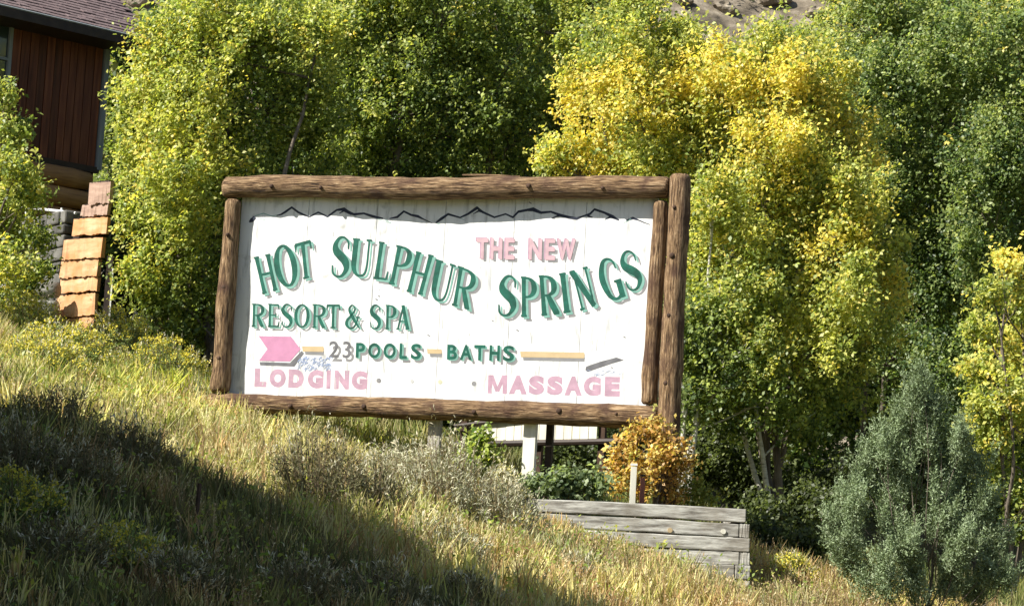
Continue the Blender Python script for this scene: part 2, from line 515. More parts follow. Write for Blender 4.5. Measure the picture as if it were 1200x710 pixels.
# cut branch stubs on the frame
def knot(u, v, n, r, dv=Vector((0, -1, 0))):
    mb = MB(); p = L(u, v, n); mb.tube([p - dv * .03, p + dv * .012, p + dv * .02], [r * 1.25, r, r * .7], 10, .15, int(u * 10)); mb.build('knot', M['log_dark'], sign, True, local=True)


for u, r_k in ((-2.5, .03), (-1.75, .022), (-.6, .035), (.35, .025), (1.3, .032), (2.35, .024)):
    knot(u, BH / 2 + .16 + .03 * math.sin(u * 5), .265, r_k)
for u, r_k in ((-2.0, .026), (-.9, .034), (.7, .03), (1.9, .036), (2.7, .022)):
    knot(u, -BH / 2 - .145 + .03 * math.sin(u * 7), .26, r_k)
for v, r_k in ((-.9, .028), (.1, .034), (.85, .024)):
    knot(-BW / 2 - .13, v, .235, r_k)
for v, r_k in ((-1.1, .03), (-.2, .026), (.6, .036), (1.25, .024)):
    knot(BW / 2 + .36, v, .305, r_k)
# split sliver lifting off the top log
mb = MB(); mb.tube([L(.25, BH / 2 + .36, .02), L(.6, BH / 2 + .352, .03), L(1.1, BH / 2 + .335, .05)], [.012, .02, .008], 6)
mb.build('bark_sliver', M['log_h'], sign, local=True)
# supports behind
for (px, mt, wd) in ((620, 'post_cream', .085), (508, 'post_grey', .085)):
    u = uv(px, 520)[0] + .02
    w = SB @ L(u, 0, -.16)
    zt = gz(w.x, w.y) - .2 - sign.location.z
    mb = MB(); top = Z0 + BH / 2 - .2
    top = Z0 - BH / 2 - .12
    mb.box(Vector((u, -.02, (zt + top) / 2)), (wd, .05, (top - zt) / 2))
    mb.build('support_post', M[mt], sign, local=True)
u = uv(633, 520)[0]
mb = MB(); mb.box(Vector((u, .42, (zt + Z0) / 2)), (.045, .045, (Z0 - zt) / 2)); mb.build('brace_post', M['trim_dark'], sign, local=True)

# ---- lettering
MATS = [M['shadowgrey'], M['mint'], M['green']]


def catmull(P, n=7):
    P = [np.array(p, float) for p in P]; out = []
    Q = [2 * P[0] - P[1]] + P + [2 * P[-1] - P[-2]]
    for i in range(1, len(Q) - 2):
        for k in range(n):
            t = k / n; a, b, c, d = Q[i - 1], Q[i], Q[i + 1], Q[i + 2]
            out.append(.5 * ((2 * b) + (c - a) * t + (2 * a - 5 * b + 4 * c - d) * t * t + (-a + 3 * b - 3 * c + d) * t ** 3))
    out.append(P[-1]); return out


def ribbon(P, asp, smooth):
    """P list of (x,y,w) in glyph space; returns verts (u,v) and quads"""
    if smooth: P = catmull(P)
    P = np.array(P, float); X = P[:, 0] * asp; Yv = P[:, 1]; W = P[:, 2]
    d = np.stack([np.gradient(X), np.gradient(Yv)], 1)
    d /= np.maximum(np.linalg.norm(d, axis=1, keepdims=True), 1e-9)
    nn = np.stack([-d[:, 1], d[:, 0]], 1)
    a = np.stack([X, Yv], 1) + nn * W[:, None] / 2; b = np.stack([X, Yv], 1) - nn * W[:, None] / 2
    a[:, 0] /= asp; b[:, 0] /= asp
    k = len(P)
    V = np.concatenate([a, b]); Fq = [(i, i + 1, k + i + 1, k + i) for i in range(k - 1)]
    return V, Fq


K, T_ = .105, .055      # thick, thin


def stem(x, y0=0, y1=1, w=K, s=.13, top=True, bot=True):
    o = [([(x, y0, w), (x, (y0 + y1) / 2, w * .86), (x, y1, w)], 0)]
    if top: o.append(([(x - s, y1 - .02, .05), (x + s, y1 - .02, .05)], 0))
    if bot: o.append(([(x - s, y0 + .02, .05), (x + s, y0 + .02, .05)], 0))
    return o


Sg = [([(.88, .70, .03), (.84, .88, .045), (.60, .985, .05), (.34, .96, .07), (.16, .80, .11), (.24, .64, .17), (.5, .52, .20), (.76, .39, .18), (.86, .21, .12), (.68, .05, .07), (.42, .01, .05), (.18, .09, .045), (.10, .28, .03)], 1)]
bowl = [([(.28, .965, .05), (.55, .96, .06), (.80, .88, .11), (.88, .73, .14), (.80, .58, .11), (.55, .50, .06), (.28, .495, .05)], 1)]
GL = {
    'H': stem(.2) + stem(.8) + [([(.2, .5, .06), (.8, .5, .06)], 0)],
    'O': [([(.5 + .43 * math.sin(t), .5 + .475 * math.cos(t), .055 + .075 * abs(math.sin(t)) ** 1.5) for t in np.linspace(0, 2 * math.pi + .05, 30)], 0)],
    'T': stem(.5, top=False, s=.2) + [([(.02, .955, .09), (.98, .955, .09)], 0), ([(.05, .96, .07), (.02, .76, .02)], 0), ([(.95, .96, .07), (.98, .76, .02)], 0)],
    'S': Sg,
    'U': [([(.2, .98, .13), (.2, .5, .13), (.22, .22, .12), (.36, .05, .08), (.55, .015, .055), (.74, .08, .045), (.82, .28, .04), (.83, .6, .04), (.83, .98, .04)], 1), ([(.04, .975, .05), (.38, .975, .05)], 0), ([(.70, .975, .05), (.97, .975, .05)], 0)],
    'L': stem(.28, s=.2) + [([(.28, .03, .06), (.92, .03, .06)], 0), ([(.90, .02, .06), (.97, .25, .02)], 0)],
    'P': stem(.25, s=.17) + bowl,
    'R': stem(.22, s=.15) + bowl + [([(.5, .5, .10), (.68, .25, .14), (.86, .02, .14)], 0), ([(.74, .02, .05), (.99, .02, .05)], 0)],
    'I': stem(.5, w=.13, s=.32),
    'N': stem(.18, w=.05, s=.13, top=False) + stem(.84, w=.05, s=.13, bot=False) + [([(.12, .98, .15), (.84, .02, .13)], 0), ([(.0, .98, .045), (.2, .98, .045)], 0)],
    'G': [([(.88, .72, .03), (.82, .90, .05), (.58, .985, .06), (.32, .93, .09), (.12, .68, .13), (.10, .42, .135), (.24, .12, .10), (.5, .01, .065), (.74, .06, .06), (.84, .2, .07)], 1), ([(.84, .0, .13), (.84, .42, .13)], 0), ([(.62, .42, .05), (.99, .42, .05)], 0)],
    'E': stem(.22, s=.15) + [([(.22, .965, .055), (.9, .965, .055)], 0), ([(.22, .03, .06), (.92, .03, .06)], 0), ([(.22, .51, .055), (.7, .51, .055)], 0), ([(.88, .97, .06), (.92, .76, .02)], 0), ([(.90, .03, .06), (.97, .26, .02)], 0), ([(.7, .62, .03), (.7, .40, .03)], 0)],
    'A': [([(.5, .99, .05), (.30, .5, .05), (.12, .02, .05)], 0), ([(.47, .99, .13), (.66, .5, .14), (.86, .02, .14)], 0), ([(.24, .33, .05), (.72, .33, .05)], 0), ([(.0, .02, .045), (.26, .02, .045)], 0), ([(.70, .02, .045), (1.0, .02, .045)], 0)],
    '&': [([(.95, .02, .05), (.62, .34, .12), (.36, .64, .13), (.26, .82, .08), (.40, .97, .05), (.58, .93, .05), (.62, .78, .06), (.44, .58, .07), (.16, .36, .10), (.10, .17, .12), (.28, .02, .08), (.52, .03, .06), (.74, .22, .05), (.86, .48, .04)], 1), ([(.74, .48, .04), (.98, .48, .04)], 0)],
}


def sans_glyph(ch, off=0.0):
    cu = bpy.data.curves.new('glyph', 'FONT'); cu.body = ch; cu.offset = off; cu.resolution_u = 4
    o = bpy.data.objects.new('glyph', cu); COL.objects.link(o)
    dg = bpy.context.evaluated_depsgraph_get()
    ev = o.evaluated_get(dg); me = ev.to_mesh()
    V = np.array([v.co[:2] for v in me.vertices]); Fc = [tuple(p.vertices) for p in me.polygons]
    ev.to_mesh_clear(); bpy.data.objects.remove(o); bpy.data.curves.remove(cu)
    lo, hi = V.min(0), V.max(0)
    V = (V - lo) / (hi - lo)
    return V, Fc


_cache = {}


def glyph_parts(ch, asp, style):
    if style == 'bold' and ch == 'M':
        return [ribbon(P, asp, 0) for P in ([(.11, 0, .24), (.11, 1, .24)], [(.89, 0, .24), (.89, 1, .24)], [(.16, .98, .22), (.5, .12, .2)], [(.84, .98, .22), (.5, .12, .2)])]
    if style == 'serif':
        return [ribbon(P, asp, s) for P, s in GL[ch]]
    key = (ch, style)
    if key not in _cache:
        _cache[key] = sans_glyph(ch, .03 if key == ('M', 'bold') else {'sans': .028, 'bold': .075, 'thin': .012}[style])
    return [_cache[key]]


def letter(ch, quad, style, layers, label=None):
    """quad TL,TR,BR,BL in photo pixels on the board; layers: (dx px, dy px, material)"""
    TL, TR, BR, BL = [np.array(q, float) for q in quad]
    asp = np.linalg.norm(TR - TL) / np.linalg.norm(TL - BL)
    mb_v, mb_f, mi, mats = [], [], [], []
    cnt = 0
    for li, (dx, dy, mt) in enumerate(layers):
        if mt not in mats: mats.append(mt)
        for V, Fq in glyph_parts(ch, asp, style):
            cnt += 1
            off = .0012 + li * .0022 + (cnt % 12) * .00015
            base = len(mb_v)
            for (x, y) in V:
                p = TL * (1 - x) * y + TR * x * y + BR * x * (1 - y) + BL * (1 - x) * (1 - y)
                u, v = uv(p[0] + dx, p[1] + dy)
                mb_v.append(tuple(L(u, v, off)))
            for q in Fq:
                mb_f.append(tuple(base + i for i in q)); mi.append(mats.index(mt))
    o = mesh_obj('letter', mb_v, mb_f, [M[m] for m in mats], sign, local=True)
    o.data.polygons.foreach_set('material_index', np.array(mi, np.int32))
    # face the viewer
    bm = bmesh.new(); bm.from_mesh(o.data)
    for f in bm.faces:
        f.normal_update()
        if f.normal.y > 0: f.normal_flip()
    bm.to_mesh(o.data); bm.free()
    return o


BIG = [(6.0, 5.2, 'shadowgrey'), (3.0, 2.4, 'mint'), (0, 0, 'green')]
MID = [(5.2, 4.4, 'shadowgrey'), (2.6, 1.8, 'mint'), (0, 0, 'green')]
rows = [
    ('H', (296, 302), (318, 297), (327, 339), (306, 345)), ('O', (319, 290), (341, 284), (351, 332), (328, 339)), ('T', (345, 286), (364, 281), (368, 324), (350, 328)),
    ('S', (391, 277), (412, 278), (408, 325), (386, 324)), ('U', (413, 279), (437, 281), (433, 325), (408, 322)), ('L', (443, 283), (459, 285), (454, 329), (436, 326)),
    ('P', (463, 287), (485, 291), (474, 336), (454, 332)), ('H', (486, 294), (510, 300), (497, 346), (475, 341)), ('U', (510, 303), (535, 311), (525, 355), (501, 349)),
    ('R', (535, 311), (560, 319), (550, 363), (528, 357)),
    ('S', (586, 323), (607, 323), (604, 370), (581, 370)), ('P', (609, 324), (628, 325), (629, 371), (609, 371)), ('R', (630, 323), (650, 322), (656, 368), (633, 370)),
    ('I', (653, 321), (665, 319), (671, 365), (658, 367)), ('N', (667, 318), (689, 312), (700, 358), (679, 364)), ('G', (698, 307), (720, 300), (734, 347), (711, 354)),
    ('S', (724, 298), (744, 291), (755, 336), (734, 343)),
]
for ch, *q in rows: letter(ch, q, 'serif', BIG)


def row(text_x, top0, top1, bot0, bot1, style, layers, x0=None, x1=None):
    X0 = x0 or text_x[0][1]; X1 = x1 or text_x[-1][2]
    for ch, a, b in text_x:
        ta = lambda x: top0 + (top1 - top0) * (x - X0) / (X1 - X0)
        ba = lambda x: bot0 + (bot1 - bot0) * (x - X0) / (X1 - X0)
        letter(ch, [(a, ta(a)), (b, ta(b)), (b - .7, ba(b)), (a - .7, ba(a))], style, layers)


row([('R', 294.5, 310), ('E', 313.5, 328), ('S', 329.6, 343.5), ('O', 345.8, 362.5), ('R', 365.5, 382), ('T', 383, 398.5), ('&', 405, 422.5), ('S', 433.3, 447), ('P', 451, 464.5), ('A', 465, 480.5)],
    355.8, 357.5, 382.5, 386, 'serif', MID)
SM = [(4.2, 4.6, 'shadowgrey'), (1.9, 1.4, 'mint'), (0, 0, 'green')]
row([('P', 417.5, 428), ('O', 432, 446), ('O', 450, 464), ('L', 468.6, 477.5), ('S', 482, 493.8)], 401.5, 402.8, 418.8, 421.0, 'sans', SM)
row([('B', 524.5, 536), ('A', 539.5, 553.5), ('T', 556, 569), ('H', 574, 586), ('S', 590, 603)], 403.6, 405, 421, 423.2, 'sans', SM)
row([('2', 386, 397.5), ('3', 402, 411.5)], 399.5, 400, 418.5, 419.5, 'thin', [(4, 4.8, 'shadowgrey'), (0, 0, 'darkgrey')])
row([('L', 298.8, 312.8), ('O', 316.4, 335.4), ('D', 338.5, 356.5), ('G', 361, 379.5), ('I', 383, 387.8), ('N', 392.3, 409.5), ('G', 412.4, 431)], 431.5, 434.8, 453, 456.8, 'bold', [(0, 0, 'mauve')])
row([('M', 572.3, 594.5), ('A', 597, 618), ('S', 620, 638.2), ('S', 641.6, 660), ('A', 662, 682.5), ('G', 684.4, 704.6), ('E', 709, 727)], 439.3, 441.5, 460.8, 464.6, 'bold', [(0, 0, 'mauve')])
row([('T', 558, 571.5), ('H', 574.5, 588), ('E', 591.5, 602.5), ('N', 619.5, 634.5), ('E', 638.5, 650), ('W', 652.5, 674)], 278.6, 279.6, 303, 304.6, 'sans', [(4.4, 3.6, 'shadowgrey'), (-.4, -.4, 'mauve'), (1.2, .8, 'palepink')])


def poly(name, pts, mat, off):
    V = [tuple(L(*uv(*p), off)) for p in pts]
    # winding towards the viewer
    a = sum(V[i][0] * V[(i + 1) % len(V)][2] - V[(i + 1) % len(V)][0] * V[i][2] for i in range(len(V)))
    f = list(range(len(V)))
    if a < 0: f = f[::-1]
    return mesh_obj(name, V, [tuple(f)], M[mat], sign, local=True)


poly('arrow_shadow', [(304, 424), (340, 425), (353.5, 411), (356.5, 414), (345, 429.5), (305, 428)], 'darkgrey', .0014)
poly('arrow_feather', [(303, 393.6), (341, 394.3), (352.5, 409), (340, 423.4), (303.5, 422.6), (313.5, 409)], 'pink', .003)
for a, b, y0, y1 in ((354, 379, 405.6, 411.8), (500.4, 517.4, 408.8, 414.2), (609.5, 684.5, 411.6, 418.4)):
    s = (b - a) * .018
    poly('shaft_shadow', [(a + 3, y1 - 1), (b + 1, y1 - 1 + s), (b + .5, y1 + 4 + s), (a + 4, y1 + 4)], 'shadowgrey', .0014)
    poly('arrow_shaft', [(a, y0), (b, y0 + s), (b + .8, y0 + 3 + s), (b, y1 + s), (a + 1, y1)], 'tan', .003)
poly('arrow_tip', [(686, 433.4), (686.7, 429.6), (703, 423.8), (722.4, 418.7), (731, 421.8), (718, 425.6), (688.5, 435.5)], 'darkgrey', .003)
for (px, py, r, mt) in ((443.9, 445.8, 2.8, 'shadowgrey'), (483, 446.6, 2.2, 'ghost'), (515.9, 447.4, 2.7, 'khaki'), (555.4, 449.4, 2.8, 'shadowgrey')):
    poly('dot', [(px + r * math.cos(t), py + r * math.sin(t)) for t in np.linspace(0, 6.28, 13)[:-1]], mt, .003)


def line_px(name, segs, mat, off=.0016, parent=sign):
    V, Fc = [], []
    for si, (P, w) in enumerate(segs):
        P = np.array(P, float); k = len(P)
        W = (np.full(k, w) if np.ndim(w) == 0 else np.array(w)) * (1.65 if name == 'mountain_line' else 1)
        d = np.gradient(P, axis=0); d /= np.maximum(np.linalg.norm(d, axis=1, keepdims=True), 1e-9)
        nn = np.stack([-d[:, 1], d[:, 0]], 1)
        b = len(V)
        for i in range(k): V.append(tuple(L(*uv(*(P[i] + nn[i] * W[i] / 2)), off + .0002 * (si % 8))))
        for i in range(k): V.append(tuple(L(*uv(*(P[i] - nn[i] * W[i] / 2)), off + .0002 * (si % 8))))
        Fc += [(b + i, b + k + i, b + k + i + 1, b + i + 1) for i in range(k - 1)]
    return mesh_obj(name, V, Fc, M[mat], parent, local=True)


z1 = lambda pts, ox: [(ox + x / 6.456, 230 + y / 6.456) for x, y in pts]
line_px('mountain_line', [
    (z1([(78, 196), (98, 182), (122, 158)], 280), [1, 3, 2.4]),
    (z1([(285, 148), (320, 138), (350, 120), (400, 85), (450, 122), (500, 145), (535, 155), (600, 122), (670, 155), (740, 105), (795, 98), (830, 122), (870, 138), (945, 130), (1010, 152), (1090, 168)], 280), [.6, 1.2, 1.6, 1.7, 1.5, 1.2, 1, 1.3, 1.4, 1.4, 2.6, 2.2, 1.8, 1.4, 1.9, .8]),
    (z1([(760, 130), (795, 110), (850, 140)], 280), [.6, 1.4, .8]),
    (z1([(105, 170), (165, 158), (215, 115), (270, 142), (320, 152), (360, 172), (430, 205)], 440), [.6, 1.6, 1.6, 1.5, 1.9, 1, .4]),
    (z1([(455, 203), (500, 170), (550, 136), (640, 162), (700, 135), (770, 88), (810, 120), (900, 160), (985, 135), (1040, 160), (1080, 120), (1162, 105)], 440), [1, 2, 1.6, 1.2, 1.5, 2.4, 1.6, 1.3, 1.2, 1.6, 1.4, 1.2]),
    (z1([(740, 135), (780, 112), (800, 120)], 440), [.4, 1.3, .6]),
    (z1([(5, 160), (50, 115), (110, 105), (160, 100), (220, 125), (295, 118), (370, 145), (430, 160), (490, 170), (540, 150), (590, 135), (625, 100), (700, 125), (760, 155), (810, 182)], 600), [1, 1.4, 1.6, 3, 1.9, 1.4, 2, 2, 1.8, 1, 1.6, 1.8, 1.6, 2.4, .8]),
    (z1([(300, 168), (340, 152), (380, 145)], 600), [.5, 1, 1.2]),
    (z1([(570, 148), (610, 160)], 600), [1.6, .6]), (z1([(700, 178), (750, 155)], 600), [.5, 1.6]),
    (z1([(865, 185), (915, 166), (955, 180)], 600), [.7, 2, 1]),
    (z1([(950, 178), (1000, 200), (1045, 216)], 600), [.9, .7, .4]),
], 'navy')
line_px('snow_line', [
    (z1([(120, 150), (185, 130), (250, 152), (300, 140)], 280), [.7, 1, .8, .5]), (z1([(150, 165), (210, 185)], 280), [.5, .4]),
    (z1([(1040, 168), (1150, 205)], 280), [.5, .4]), (z1([(70, 175), (130, 210)], 440), [.5, .4]), (z1([(640, 165), (680, 185)], 440), [.6, .3]),
    (z1([(845, 205), (900, 172)], 600), [.4, .8]), (z1([(465, 205), (500, 218)], 440), [.6, .3]),
], 'mint', .0014)['kind'] = 'stuff'
# faded blue scribble behind the arrow, and ghost lettering of painted-over words
segs = []
r_ = random.Random(4)
for k in range(60):
    x = 348 + r_.random() * 38; y = 417 + r_.random() * 15
    segs.append(([(x, y + 3), (x + 1.5 + r_.random() * 2, y), (x + 3 + r_.random() * 3, y + 2)], .8))
for k in range(24):
    x = 686 + r_.random() * 40; y = 433 + r_.random() * 6
    segs.append(([(x, y + 2), (x + 2, y), (x + 4, y + 1)], .4))
line_px('scribble', segs, 'bluescribble', .004)['kind'] = 'stuff'
segs = []
for k in range(0):
    x = 455 + k * 10.5; segs.append(([(x, 441), (x + 2, 436.5), (x + 6, 435.8), (x + 8.5, 438)], .7)); segs.append(([(x + r_.random() * 3, 443), (x + r_.random() * 3, 453)], .5))
for k in range(60):
    x = 300 + r_.random() * 440; y = 265 + r_.random() * 190
    segs.append(([(x, y), (x + r_.uniform(-1, 1), y + r_.uniform(2, 14))], r_.uniform(.3, 1.3)))
line_px('paint_scuff', segs, 'ghost', .0011)['kind'] = 'stuff'
segs = []
for (x, y, l) in ((576, 375, 2.2), (605, 386, 3), (730.5, 394, 2.5), (501, 392, 3), (716, 430, 2), (440, 350, 2.5), (443, 346, 2), (620, 237, 3)):
    segs.append(([(x, y), (x + l, y + l * .6)], 1.2))
line_px('paint_chip', segs, 'shadowgrey', .0045)['kind'] = 'stuff'


# ------------------------------------------------------------------ the house on the left
HA = math.radians(43)
HD = Vector((math.cos(HA), math.sin(HA), 0))      # along the wall, receding to the right
HN = Vector((math.sin(HA), -math.cos(HA), 0))     # out of the wall
HZ = Vector((0, 0, 1))
c0 = at(112, 196, 47)                             # right lower corner of the board storey
top_z = at(117, 42, 47).z + .25
house = empty('log_house', (c0.x, c0.y, gz(c0.x, c0.y)))
tag(house, 'two storey house with red cedar boards above honey coloured logs and a shingle roof', 'house')


def hp(a, h, n=0): return c0 + HD * a + HZ * h + HN * n   # a along (0 = corner, negative left), h above the storey line


HH = top_z - c0.z
x = -.02; k = 0
win_a0, win_a1 = -3.1, -1.98                      # window opening at the left
while x > -6.5:
    w = random.uniform(.16, .21)
    a1, a0 = x, x - w
    n = random.uniform(.0, .012)
    mid = (a0 + a1) / 2
    spans = [(0, HH)] if not (win_a0 < mid < win_a1) else [(0, .65), (HH - .35, HH)]
    for (s0, s1) in spans:
        mb = MB(); mb.box(hp((a0 + a1) / 2, (s0 + s1) / 2, -.02 + n), ((w - .014) / 2, .02, (s1 - s0) / 2), (HD, HN, HZ))
        mb.build('board', M['cedar'], house)
    x = a0
mb = MB(); mb.box(hp(-3.3, HH / 2 - .5, -.12), (3.3, .06, HH / 2 + .48), (HD, HN, HZ)); mb.build('wall', M['trim_dark'], house)
mb = MB(); mb.box(hp(.05, HH / 2 - .05, -.02), (.05, .075, HH / 2), (HD, HN, HZ)); mb.build('corner_trim', M['trim_grey'], house)
mb = MB(); mb.box(hp(-3.2, -.06, .0), (3.25, .05, .055), (HD, HN, HZ)); mb.build('skirt_board', M['trim_dark'], house)
# the side wall round the corner
mb = MB(); mb.box(c0 - HN * 3.2 + HD * .0 + HZ * (HH / 2 - 2.6), (.06, 3.0, HH / 2 + 2.6), (HD, HN, HZ)); mb.build('side_wall', M['cedar'], house)
# window
f = MB()
wa, wb, wz0, wz1 = win_a0 + .06, win_a1 - .02, .68, HH - .38
for (a, b, z0_, z1_) in ((wa, wa + .07, wz0, wz1), (wb - .07, wb, wz0, wz1), (wa + .071, wb - .071, wz0, wz0 + .07), (wa + .071, wb - .071, wz1 - .07, wz1), (wa + .071, wb - .071, (wz0 + wz1) / 2 + .1, (wz0 + wz1) / 2 + .15)):
    f.box(hp((a + b) / 2, (z0_ + z1_) / 2, .01), ((b - a) / 2, .035, (z1_ - z0_) / 2), (HD, HN, HZ))
wf = f.build('window', M['trim_grey'], house)
for z0_, z1_ in ((wz0 + .07, (wz0 + wz1) / 2 + .1), ((wz0 + wz1) / 2 + .15, wz1 - .07)):
    mb = MB(); mb.box(hp((wa + wb) / 2, (z0_ + z1_) / 2, -.01), ((wb - wa) / 2 - .072, .004, (z1_ - z0_) / 2 - .002), (HD, HN, HZ)); mb.build('pane', M['glass'], wf)
# logs of the lower storey
gb = gz(c0.x, c0.y)
hgt = c0.z - .1 - gb; nl = int(hgt / .36)
for i in range(nl + 1):
    z = -.1 - .19 - i * .37
    a_end = -.04 + .05 * math.sin(i * 2.3) - (0.02 if i % 2 else .1)
    mb = MB()
    pts = [hp(-6.5 + (a_end + 6.5) * t, z, .0) for t in np.linspace(0, 1, 18)]
    mb.tube(pts, [.187 * (1 + .03 * math.sin(j * 1.3 + i)) for j in range(17)] + [.165], 16, .05, i)
    mb.build('log', M['house_log'], house, True)
# roof: eave outside the wall, shingle courses rising away
RP = math.radians(33)
RU = (-HN * math.cos(RP) + HZ * math.sin(RP))      # up the slope
RNrm = (HN * math.sin(RP) + HZ * math.cos(RP))
e0 = hp(.85, HH - .33, .75)
mb = MB(); mb.box(e0 - HD * 4 + RU * 2.6 - RNrm * .06, (4, 2.6, .05), (HD, RU, RNrm)); roof = mb.build('roof', M['trim_dark'], house)
mb = MB()
for i in range(34):
    a = random.uniform(0, .3)
    while a < 7.9:
        w = random.uniform(.22, .34)
        mb.box(e0 - HD * (a + w / 2) + RU * (.11 + i * .15) + RNrm * (.012 + random.uniform(0, .012)), ((w - .012) / 2, .085, .011), (HD, (RU + RNrm * -.09).normalized(), (RNrm + RU * .09).normalized()))
        a += w
sh = mb.build('shingles', M['shingle'], roof); sh['kind'] = 'stuff'
mb = MB(); mb.box(e0 - HD * 4 - HZ * .09 - RU * .02, (4.0, .03, .09), (HD, HN, HZ)); mb.build('fascia', M['trim_dark'], house)
mb = MB(); mb.box(e0 - HD * 4 - HN * .39 - HZ * .155, (3.98, .36, .02), (HD, HN, HZ)); mb.build('soffit', M['trim_dark'], house)
mb = MB(); mb.box(e0 - HD * 4 + RU * 5.2, (4.02, .05, .05), (HD, RU, RNrm)); mb.build('ridge_cap', M['shingle'], roof)
mb = MB(); mb.box(e0 - HD * 4 - RU * .03 + RNrm * .0, (4.0, .02, .03), (HD, RU, RNrm)); mb.build('drip_edge', M['trim_grey'], roof)

# ---- stepped wall of live-edge slabs, facing left into the sun
WA = math.radians(-44)
WD = Vector((math.cos(WA), math.sin(WA), 0)); WN = Vector((math.sin(WA), -math.cos(WA), 0)); WN = -WN if WN.y > 0 else WN
wr = at(119, 402, 41)                               # lower right end
wall = empty('slab_wall', (wr.x, wr.y, gz(wr.x, wr.y) - .05))
tag(wall, 'narrow stepped wall clad in orange live-edge slabs beside the log house', 'wall')
# (top px y, bottom px y, left px x, right px x)
courses = [(214, 240, 106, 131, 'slab_grey'), (240, 254, 98, 128, 'slab_grey'), (256, 277, 88, 127, 'slab'), (280, 304, 76, 122, 'slab'), (305, 325, 73, 117, 'slab'), (326, 343, 72, 116, 'slab'), (345, 371, 68, 113, 'slab'), (373, 391, 66, 111, 'slab'), (393, 408, 66, 112, 'slab')]


def onplane(px, py, o, nrm):
    d = F_ + CR * ((px - 600) / FPX) + CU * ((355 - py) / FPX)
    return d * (o.dot(nrm) / d.dot(nrm))


for i, (y0, y1, xl, xr, mt) in enumerate(courses):
    off = .0 if mt == 'slab' else -.05
    o_ = wr + WN * off
    r = random.Random(i + 30)
    mb = MB(); top, bot = [], []
    for t in np.linspace(0, 1, 22):
        px = xl + (xr - xl) * t
        slope = -(px - (xl + xr) / 2) * .07
        q = onplane(px + r.uniform(-.4, .4), y0 + slope + r.uniform(-.5, .5), o_, WN); top.append(q)
        wav = 2.2 * mnoise.noise(Vector((t * 3.2, i * 3.3, 0))) + 1.6 * mnoise.noise(Vector((t * 13, i * 1.7, 4))) + r.uniform(-.7, .7)
        bot.append(onplane(px, y1 + slope + wav - .5, o_, WN))
    n = 22
    V = top + bot + [q - WN * .07 for q in top] + [q - WN * .03 for q in bot]
    V = [v + WN * (.02 + (.035 + r.uniform(-.02, .02) if 22 <= j < 44 else 0)) for j, v in enumerate(V)]
    Fc = []
    for k in range(n - 1):
        Fc += [(k, n + k, n + k + 1, k + 1), (2 * n + k, 2 * n + k + 1, 3 * n + k + 1, 3 * n + k), (k, k + 1, 2 * n + k + 1, 2 * n + k), (n + k, 3 * n + k, 3 * n + k + 1, n + k + 1)]
    Fc += [(0, 2 * n, 3 * n, n), (n - 1, 2 * n - 1, 4 * n - 1, 3 * n - 1)]
    mb.add(V, Fc); mb.build('slab', M[mt], wall)
# dark backing of the wall, stepped like it
mb = MB()
for (y0, y1, xl, xr, mt) in courses:
    a = onplane(xl + 1.5, (y0 + y1) / 2, wr - WN * .12, WN); b = onplane(xr - 1, (y0 + y1) / 2, wr - WN * .12, WN)
    h = (y1 - y0 + 3) / FPX * 41
    mb.box((a + b) / 2, ((b - a).xy.length / 2, .05, h / 2), (WD, WN, HZ))
mb.build('backing', M['trim_dark'], wall)
pa = at(117.5, 405, 40.9); pb = at(122, 300, 40.9); pb.x = pa.x + .0; pb.y = pa.y
mb = MB(); mb.box((pa + pb) / 2 + Vector((.06, 0, -.1)), (.05, .05, (pb.z - pa.z) / 2 + .1)); mb.build('corner_post', M['trim_dark'], wall)
mb = MB(); mb.box((pa + pb) / 2 + Vector((.12, -.05, -.1)), (.012, .012, (pb.z - pa.z) / 2 - .1)); mb.build('pipe', M['white_metal'], wall)

# ---- grey stone terrace wall with a white pipe rail, left of the slab wall
a = at(36, 262, 43.5); b = at(86, 262, 42.0)
ter = empty('terrace_wall', ((a.x + b.x) / 2, (a.y + b.y) / 2, gz(a.x, a.y)))
tag(ter, 'grey stone terrace wall under a white pipe rail, left of the orange slabs', 'wall')
td = (b - a); td.z = 0; tl = td.length; td.normalize(); tn = Vector((td.y, -td.x, 0))
ztop = at(60, 252, 42.7).z; r = random.Random(2)
zz = ztop; course = 0
while zz > gz(a.x, a.y) - .1:
    h = r.uniform(.15, .24); s = -1.6
    while s < tl:
        w = r.uniform(.28, .5); w = min(w, tl - s) if tl - s < .55 else w
        mb = MB(); mb.box(a.xy.to_3d() + td * (s + w / 2) + Vector((0, 0, zz - h / 2)) + tn * r.uniform(-.02, .02), (w / 2 - .012, .16, h / 2 - .01), (td, tn, HZ))
        o = mb.build('stone', M['stone'], ter)
        bv = o.modifiers.new('bevel', 'BEVEL'); bv.width = .03; bv.segments = 2
        s += w
    zz -= h
rail = empty('pipe_rail', tuple(a.xy.to_3d() + Vector((0, 0, ztop))))
tag(rail, 'white pipe handrail along the top of the grey terrace wall', 'handrail')
ra, rb = at(30, 243, 43.4), at(89, 250, 42.0)
ra2 = ra - (rb - ra) * .6
mb = MB(); mb.tube([ra2, ra, ra.lerp(rb, .5), rb], .024, 8); mb.build('rail', M['white_metal'], rail)
for t in (-.5, .02, .72):
    q = ra.lerp(rb, t); mb = MB(); mb.tube([Vector((q.x, q.y, ztop - .05)), Vector((q.x, q.y, q.z + (.06 if t > .5 else 0)))], .02, 8); mb.build('rail_post', M['white_metal'], rail)
